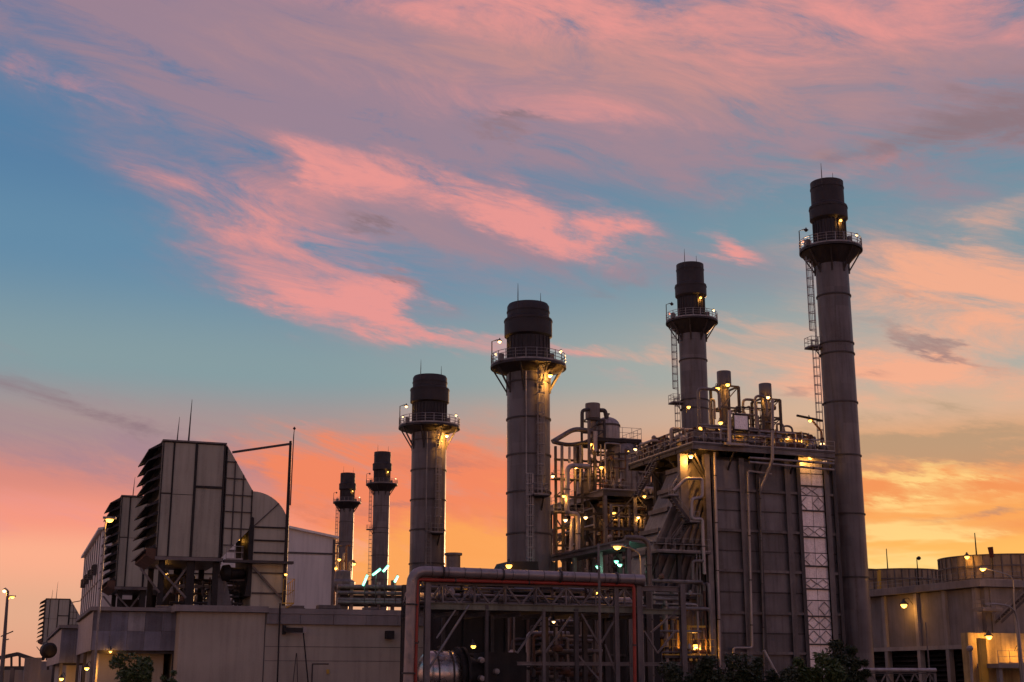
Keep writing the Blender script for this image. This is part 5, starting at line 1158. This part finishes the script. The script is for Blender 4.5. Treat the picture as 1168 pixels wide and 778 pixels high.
# ================================================================== lamps on the plant
L = [(788, 520, dict(v=-8.0), 'hooded lamp hanging under the left corner of the boiler deck', 1500, (0, .7, .3)),
     (794, 736, dict(v=-7.9), 'lamp over the yellow lower landing at the boiler foot', 1100, (.9, .3, -.3)),
     (785.5, 464, dict(v=-3), 'lamp in front of the slim stack above the boiler deck', 160, (0, .6, -.6)),
     (818.5, 443, dict(v=-4.6), 'left lamp of the pair on the taller silencer frame', 200, (0, .6, 0)),
     (830, 438.5, dict(v=-4.6), 'right lamp of the pair on the taller silencer frame', 200, (0, .6, 0)),
     (876, 453, dict(v=-4.8), 'lamp at the top of the shorter silencer frame', 220, (0, .6, 0)),
     (844, 492, dict(v=-6.0), 'lamp under the instrument panel on the boiler deck', 120, (0, .5, 0)),
     (822, 482, dict(v=-5.6), 'lamp just above the rounded steam drum on the boiler deck', 150, (0, .5, 0)),
     (800, 488, dict(v=-6.2), 'lamp among the pipes at the left of the boiler deck', 150, (0, .5, 0)),
     (862, 496, dict(v=-6.0), 'lamp low between the silencers behind the deck rail', 150, (0, .5, 0)),
     (899, 499, dict(v=-6.4), 'lamp among the valves right of the shorter silencer', 160, (0, .5, 0)),
     (913, 503, dict(v=-6.2), 'lamp among the valves toward the right deck end', 160, (0, .5, 0)),
     (924, 479.5, dict(v=-3.2), 'lamp hanging below the davit arm by the tallest stack', 100, (0, .4, .3)),
     (938, 506, dict(v=-4.0), 'lamp at the right deck end against the tallest stack', 120, (0, .5, 0)),
     (924, 522, dict(v=-7.6), 'lamp under the right end of the boiler deck', 200, (0, .6, .2)),
     (758, 548, dict(v=8), 'lamp behind the stair under the boiler deck', 400, (0, .6, 0)),
     (768, 500, dict(v=2), 'lamp by the slim stack foot at the left deck end', 200, (0, .6, 0)),
     (673.5, 506.5, dict(v=31.2), 'lamp below the silencer on the tower', 220, (0, .6, 0)),
     (657, 533, dict(v=29.6), 'bright lamp within the bend of the pale stepped pipe', 420, (0, .7, 0)),
     (630.5, 543, dict(v=29), 'lamp beside the right edge of the broad stack', 300, (0, .7, 0)),
     (716, 515, dict(v=31), 'left lamp beneath the upper deck of the tower', 180, (0, .5, .2)),
     (724, 512.5, dict(v=31), 'right lamp beneath the upper deck of the tower', 200, (0, .5, .2)),
     (686, 533, dict(v=31), 'lamp between the vessel and the stepped pipe on the tower', 220, (0, .5, .2)),
     (724, 545, dict(v=31), 'lamp at the right foot of the ribbed vessel', 260, (0, .5, .2)),
     (643, 565.5, dict(v=28.6), 'lamp below the tower deck left of the stepped pipe', 320, (0, .5, .2)),
     (645, 593, dict(v=28.6), 'low lamp left of the stepped pipe under the tower', 420, (0, .5, .2)),
     (668, 590, dict(v=29.4), 'lamp right of the stepped pipe under the tower deck', 300, (0, .5, .2)),
     (700, 585, dict(v=32), 'lamp in the dark middle of the tower', 280, (0, .5, .2)),
     (728, 590, dict(v=30), 'lamp at the right end of the tower under its deck', 360, (0, .5, .2)),
     (735, 566, dict(v=29), 'lamp under the right end of the tower deck edge', 160, (0, .5, .2)),
     (478, 667, dict(v=-38), 'lamp in the upper left corner of the gantry', 60, (.5, .4, 0)),
     (631.5, 709, dict(v=-36), 'bulb hanging in the middle bay below the gantry truss', 25, (0, .2, .8)),
     (580.5, 645, dict(v=-13.2), 'lamp on the roof hood above the gantry left of the broad stack', 160, (0, .6, -.2)),
     (540, 737, dict(v=-30), 'lamp deep in the left bay behind the shiny vessel', 30, (0, .5, 0)),
     (680, 676, dict(v=-37), 'lamp inside the right part of the gantry truss', 40, (0, .4, 0)),
     (536, 674, dict(v=-37), 'left lamp of the two inside the gantry truss', 40, (0, .4, 0)),
     (614, 683, dict(v=-37), 'lamp low inside the middle of the gantry truss', 40, (0, .4, 0))]
for (px, py, pl, lab, pw, back) in L:
    near = pl['v'] < -30
    lamp_thing('plant_lamp', lab, at(px, py, **pl), pw * .5, .13 if near else random.choice((.2, .23, .26, .3)), back, m=random.choice((m_lamp, m_lamp, m_lamp, m_lampw)), group='plant lamps')

# ================================================================== bushes along the bottom of the view
def bush(name, label, cat, pxs, Y, lm, n=2600, leaf=.13, seed=1, group=None, dens=1.0):
    """stems plus many separate leaf faces grouped in uneven clumps; pxs: (px, top py, half width px)"""
    r = random.Random(seed); b0 = at(pxs[0][0], 778, Y=Y); t = thing(name, label, cat, (b0.x, b0.y, 0), group)
    st = MB(); lf = MB(); clumps = []
    for (px, py, hw) in pxs:
        top = at(px, py, Y=Y); base = V(top.x, top.y, 0); w = hw * Y / F
        for k in range(5):
            a = r.uniform(0, 2 * PI); tip = base + V(math.cos(a) * w * r.uniform(.2, .9), math.sin(a) * w * r.uniform(.2, .9), top.z * r.uniform(.6, 1.02)); mid = base.lerp(tip, .5) + V(r.uniform(-.1, .1), r.uniform(-.1, .1), .15)
            st.tube([base + V(r.uniform(-.1, .1), r.uniform(-.1, .1), 0), mid, tip], [.05, .035, .012], 5)
            for j in range(3): clumps.append((mid.lerp(tip, j / 2) + V(r.gauss(0, .12) * w, r.gauss(0, .12) * w, 0), w * r.uniform(.22, .5)))
        clumps.append((base + V(0, 0, top.z * .35), w * .8))
    for _ in range(n):
        c, rad = r.choice(clumps); d = V(r.gauss(0, 1), r.gauss(0, 1), r.gauss(0, .8)); d = d.normalized() * rad * r.uniform(.35, 1.05) ** .7; p = c + d
        if p.z < .05: continue
        ax = V(r.gauss(0, 1), r.gauss(0, 1), r.gauss(.2, .6)).normalized(); e = ax.cross(V(r.gauss(0, 1), r.gauss(0, 1), r.gauss(0, 1))).normalized(); L_ = leaf * r.uniform(.7, 1.5)
        lf.add([p - ax * L_, p + e * L_ * .38 , p + ax * L_, p - e * L_ * .38], [(0, 1, 2, 3)])
    st.build('stems', m_bark, t); lf.build('foliage', lm, t, kind='stuff'); return t
bush('hedge_bush', 'dark rounded bush at the foot of the boiler left corner', 'bush', [(772, 752, 22), (800, 748, 24)], 88, m_grass, 5200, .14, 1, 'bushes before the boiler')
bush('hedge_bush', 'dark spreading bush below the pale stepped pipe', 'bush', [(832, 750, 24), (860, 754, 22)], 87, m_grass, 5200, .14, 2, 'bushes before the boiler')
bush('hedge_bush', 'low dark bush around the slanting pale pipe', 'bush', [(884, 764, 18)], 89, m_grass, 2600, .14, 3, 'bushes before the boiler')
bush('hedge_bush', 'leafy bush in front of the bright lattice strip', 'bush', [(918, 756, 20), (938, 742, 20)], 90, m_leaf2, 5200, .15, 4, 'bushes before the boiler')
bush('hedge_bush', 'tall dark shrub at the foot of the tallest stack', 'bush', [(962, 736, 24), (980, 738, 12)], 92, m_grass, 5600, .15, 5, 'bushes before the boiler')
bush('garden_shrub', 'green shrub in front of the blue-grey sheet clad shed', 'bush', [(150, 752, 20), (168, 748, 16)], 70, m_leaf2, 3000, .12, 6)
bush('garden_shrub', 'low green shrub just right of the one before the shed', 'bush', [(192, 768, 12)], 72, m_leaf2, 900, .12, 7)

# ================================================================== dense small pipework
def bundle(name, label, box, n, seed, rr=(.07, .2), g=None):
    """tangle of square-bent pipes inside a box, each pipe a part"""
    r = random.Random(seed); (u0, u1), (v0, v1), (z0, z1) = box; t = thing(name, label, 'pipework', (u0, v0, z0)); ms = [m_lagw, m_paleflue, m_steelL, m_steel, m_rust, m_lagw]
    for k in range(n):
        p = V(r.uniform(u0, u1), r.uniform(v0, v1), z0 if r.random() < .7 else r.uniform(z0, z1)); pts = [p.copy()]; ax = 2
        for j in range(r.randint(2, 4)):
            lim = ((u0, u1), (v0, v1), (z0, z1))[ax]; q_ = p.copy(); q_[ax] = r.uniform(*lim)
            if abs(q_[ax] - p[ax]) > .6: p = q_; pts.append(p.copy())
            ax = r.choice([a for a in (0, 0, 1, 2, 2) if a != ax])
        if len(pts) < 2: continue
        rad = r.uniform(*rr); q = MB(); q.pipe(pts, rad, 8, rad * 2.5, 3); o = q.build('pipe', r.choice(ms), t)
        if r.random() < .6:
            a, b = pts[0], pts[1]; d = (b - a).normalized(); q = MB(); q.lathe(a.lerp(b, .5) - d * .1, [(rad * 1.02, 0), (rad * 1.8, 0), (rad * 1.8, .08), (rad * 1.1, .1), (rad * 1.8, .12), (rad * 1.8, .2), (rad * 1.02, .2)], 9, axis=d); q.build('flange', m_steel, o)
        if r.random() < .4:
            e = pts[-1]; q = MB(); q.lathe(e, [(rad * 1.1, -.05), (rad * 2.2, .02), (rad * 2.4, .3), (rad * 1.2, .5), (.02, .55)], 9); q.build('actuator', r.choice([m_steelL, m_rust, m_paleflue]), o)
    return t
bundle('deck_pipework', 'tangle of small pipes along the front of the boiler deck', ((16, 33), (-7.2, -4.5), (ZD, ZD + 2.3)), 64, 21, (.05, .14))
bundle('deck_pipework', 'taller tangle of pipes around the silencer frames on the boiler deck', ((20.5, 28.5), (-5, -1), (ZD, ZD + 5.5)), 48, 22, (.05, .13))
bundle('deck_pipework', 'tangle of pipes at the left end of the boiler deck', ((15.9, 18), (-6, 7), (ZD, ZD + 2.4)), 26, 23)
bundle('tower_pipework', 'dense pipework on the main deck of the tower', ((22.8, 33), (30.6, 36), (Z2, Z2 + 6.5)), 95, 24, (.06, .17))
bundle('tower_pipework', 'dense pipework hanging below the main deck of the tower', ((22.4, 34), (30.4, 34), (12, Z2 - 1)), 75, 25, (.07, .2))
bundle('tower_pipework', 'pipework on the left flank of the tower beside the broad stack', ((20.5, 22.2), (31, 48), (14, 25.5)), 18, 26, (.1, .22))
bundle('tower_pipework', 'pipework between the tower and the boiler stair', ((17.5, 26), (9, 20), (8, 19)), 36, 27, (.1, .3))
bundle('gantry_pipework', 'small pipework behind the gantry truss', ((-23, -8), (-39, -35), (7.9, 9.0)), 40, 28, (.05, .12))
bundle('gantry_pipework', 'pipework standing in the dark bays below the gantry', ((-13, -5), (-33, -26), (0, 7.5)), 34, 29, (.07, .2))
bundle('duct_pipework', 'pipework crowding the foot of the boiler duct', ((5, 17), (-9.5, -7.2), (0, 12)), 40, 30, (.08, .22))
bundle('roof_pipework', 'small pipework on the low roof under the nearest air intake', ((-39, -28), (-9, -1), (8.2, 11.6)), 30, 31, (.06, .18))

# lagging bands on the fat gantry pipe
mp = [o for o in bpy.data.objects if o.name == 'main_pipe'][0]
a, b = G(484, 651.5, VG - .5), G(732, 661, VG - .5); d = (b - a).normalized()
for k in range(14):
    q = MB(); q.lathe(a.lerp(b, (k + .4) / 14), [(.372, 0), (.385, 0), (.385, .06), (.372, .06)], 14, axis=d); q.build('lagging_band', m_steelL, mp)
# zigzag stair up the lit left corner of the boiler
zz_ = thing('zigzag_stair', 'narrow zigzag stair between the lit landing and the boiler deck', 'stair', at(782, 625, v=-7.4))
for (x0, y0, x1, y1, vv) in ((768, 624, 788, 596, -7.0), (788, 596, 766, 566, -7.9), (766, 566, 784, 536, -7.0)):
    stair('flight', '', at(x0, y0, v=vv), at(x1, y1, v=vv), .7, (0, 1, 0), parent=zz_)
for (px, py) in ((789, 596), (765, 566)):
    p = at(px, py, v=-7.4); q = MB(); q.box(p.x - .6, p.x + .6, -8.2, -6.2, p.z - .12, p.z); q.build('landing_plate', m_steel, zz_); railing(zz_, [(p.x - .55, -8.1, p.z), (p.x + .55, -8.1, p.z)], 1.1, .6)

# extra framing on the left of the tower
for px in (634, 641.5, 656, 664):
    p = at(px, 560, v=32.4); q = MB(); q.hcol(p.x, 32.4, 0, at(px, 509, v=32.4).z, .3); q.build('column', m_steel, tw)
for y in (524, 546, 566, 584, 602, 622):
    a, b = at(632, y, v=32.2), at(690, y - 3, v=32.2); q = MB(); q.ibeam((a.x, 32.2, a.z), (b.x, 32.2, a.z), .2, .3); q.build('tie_beam', m_steel, tw)
for (x0, y0, x1, y1) in ((634, 566, 656, 546), (641, 602, 664, 584), (634, 622, 656, 602), (664, 546, 678, 524)):
    q = MB(); q.bar(at(x0, y0, v=32.1), at(x1, y1, v=32.1), .14); q.build('brace', m_steel, tw)
for y in (546, 584):
    a, b = at(630, y, v=31.4), at(664, y, v=31.4); q = MB(); q.box(a.x, b.x, 30.8, 32.1, a.z - .1, a.z); q.build('side_walkway', m_steel, tw); railing(tw, [(a.x, 30.9, a.z), (b.x, 30.9, a.z)], 1.1, 1.2)
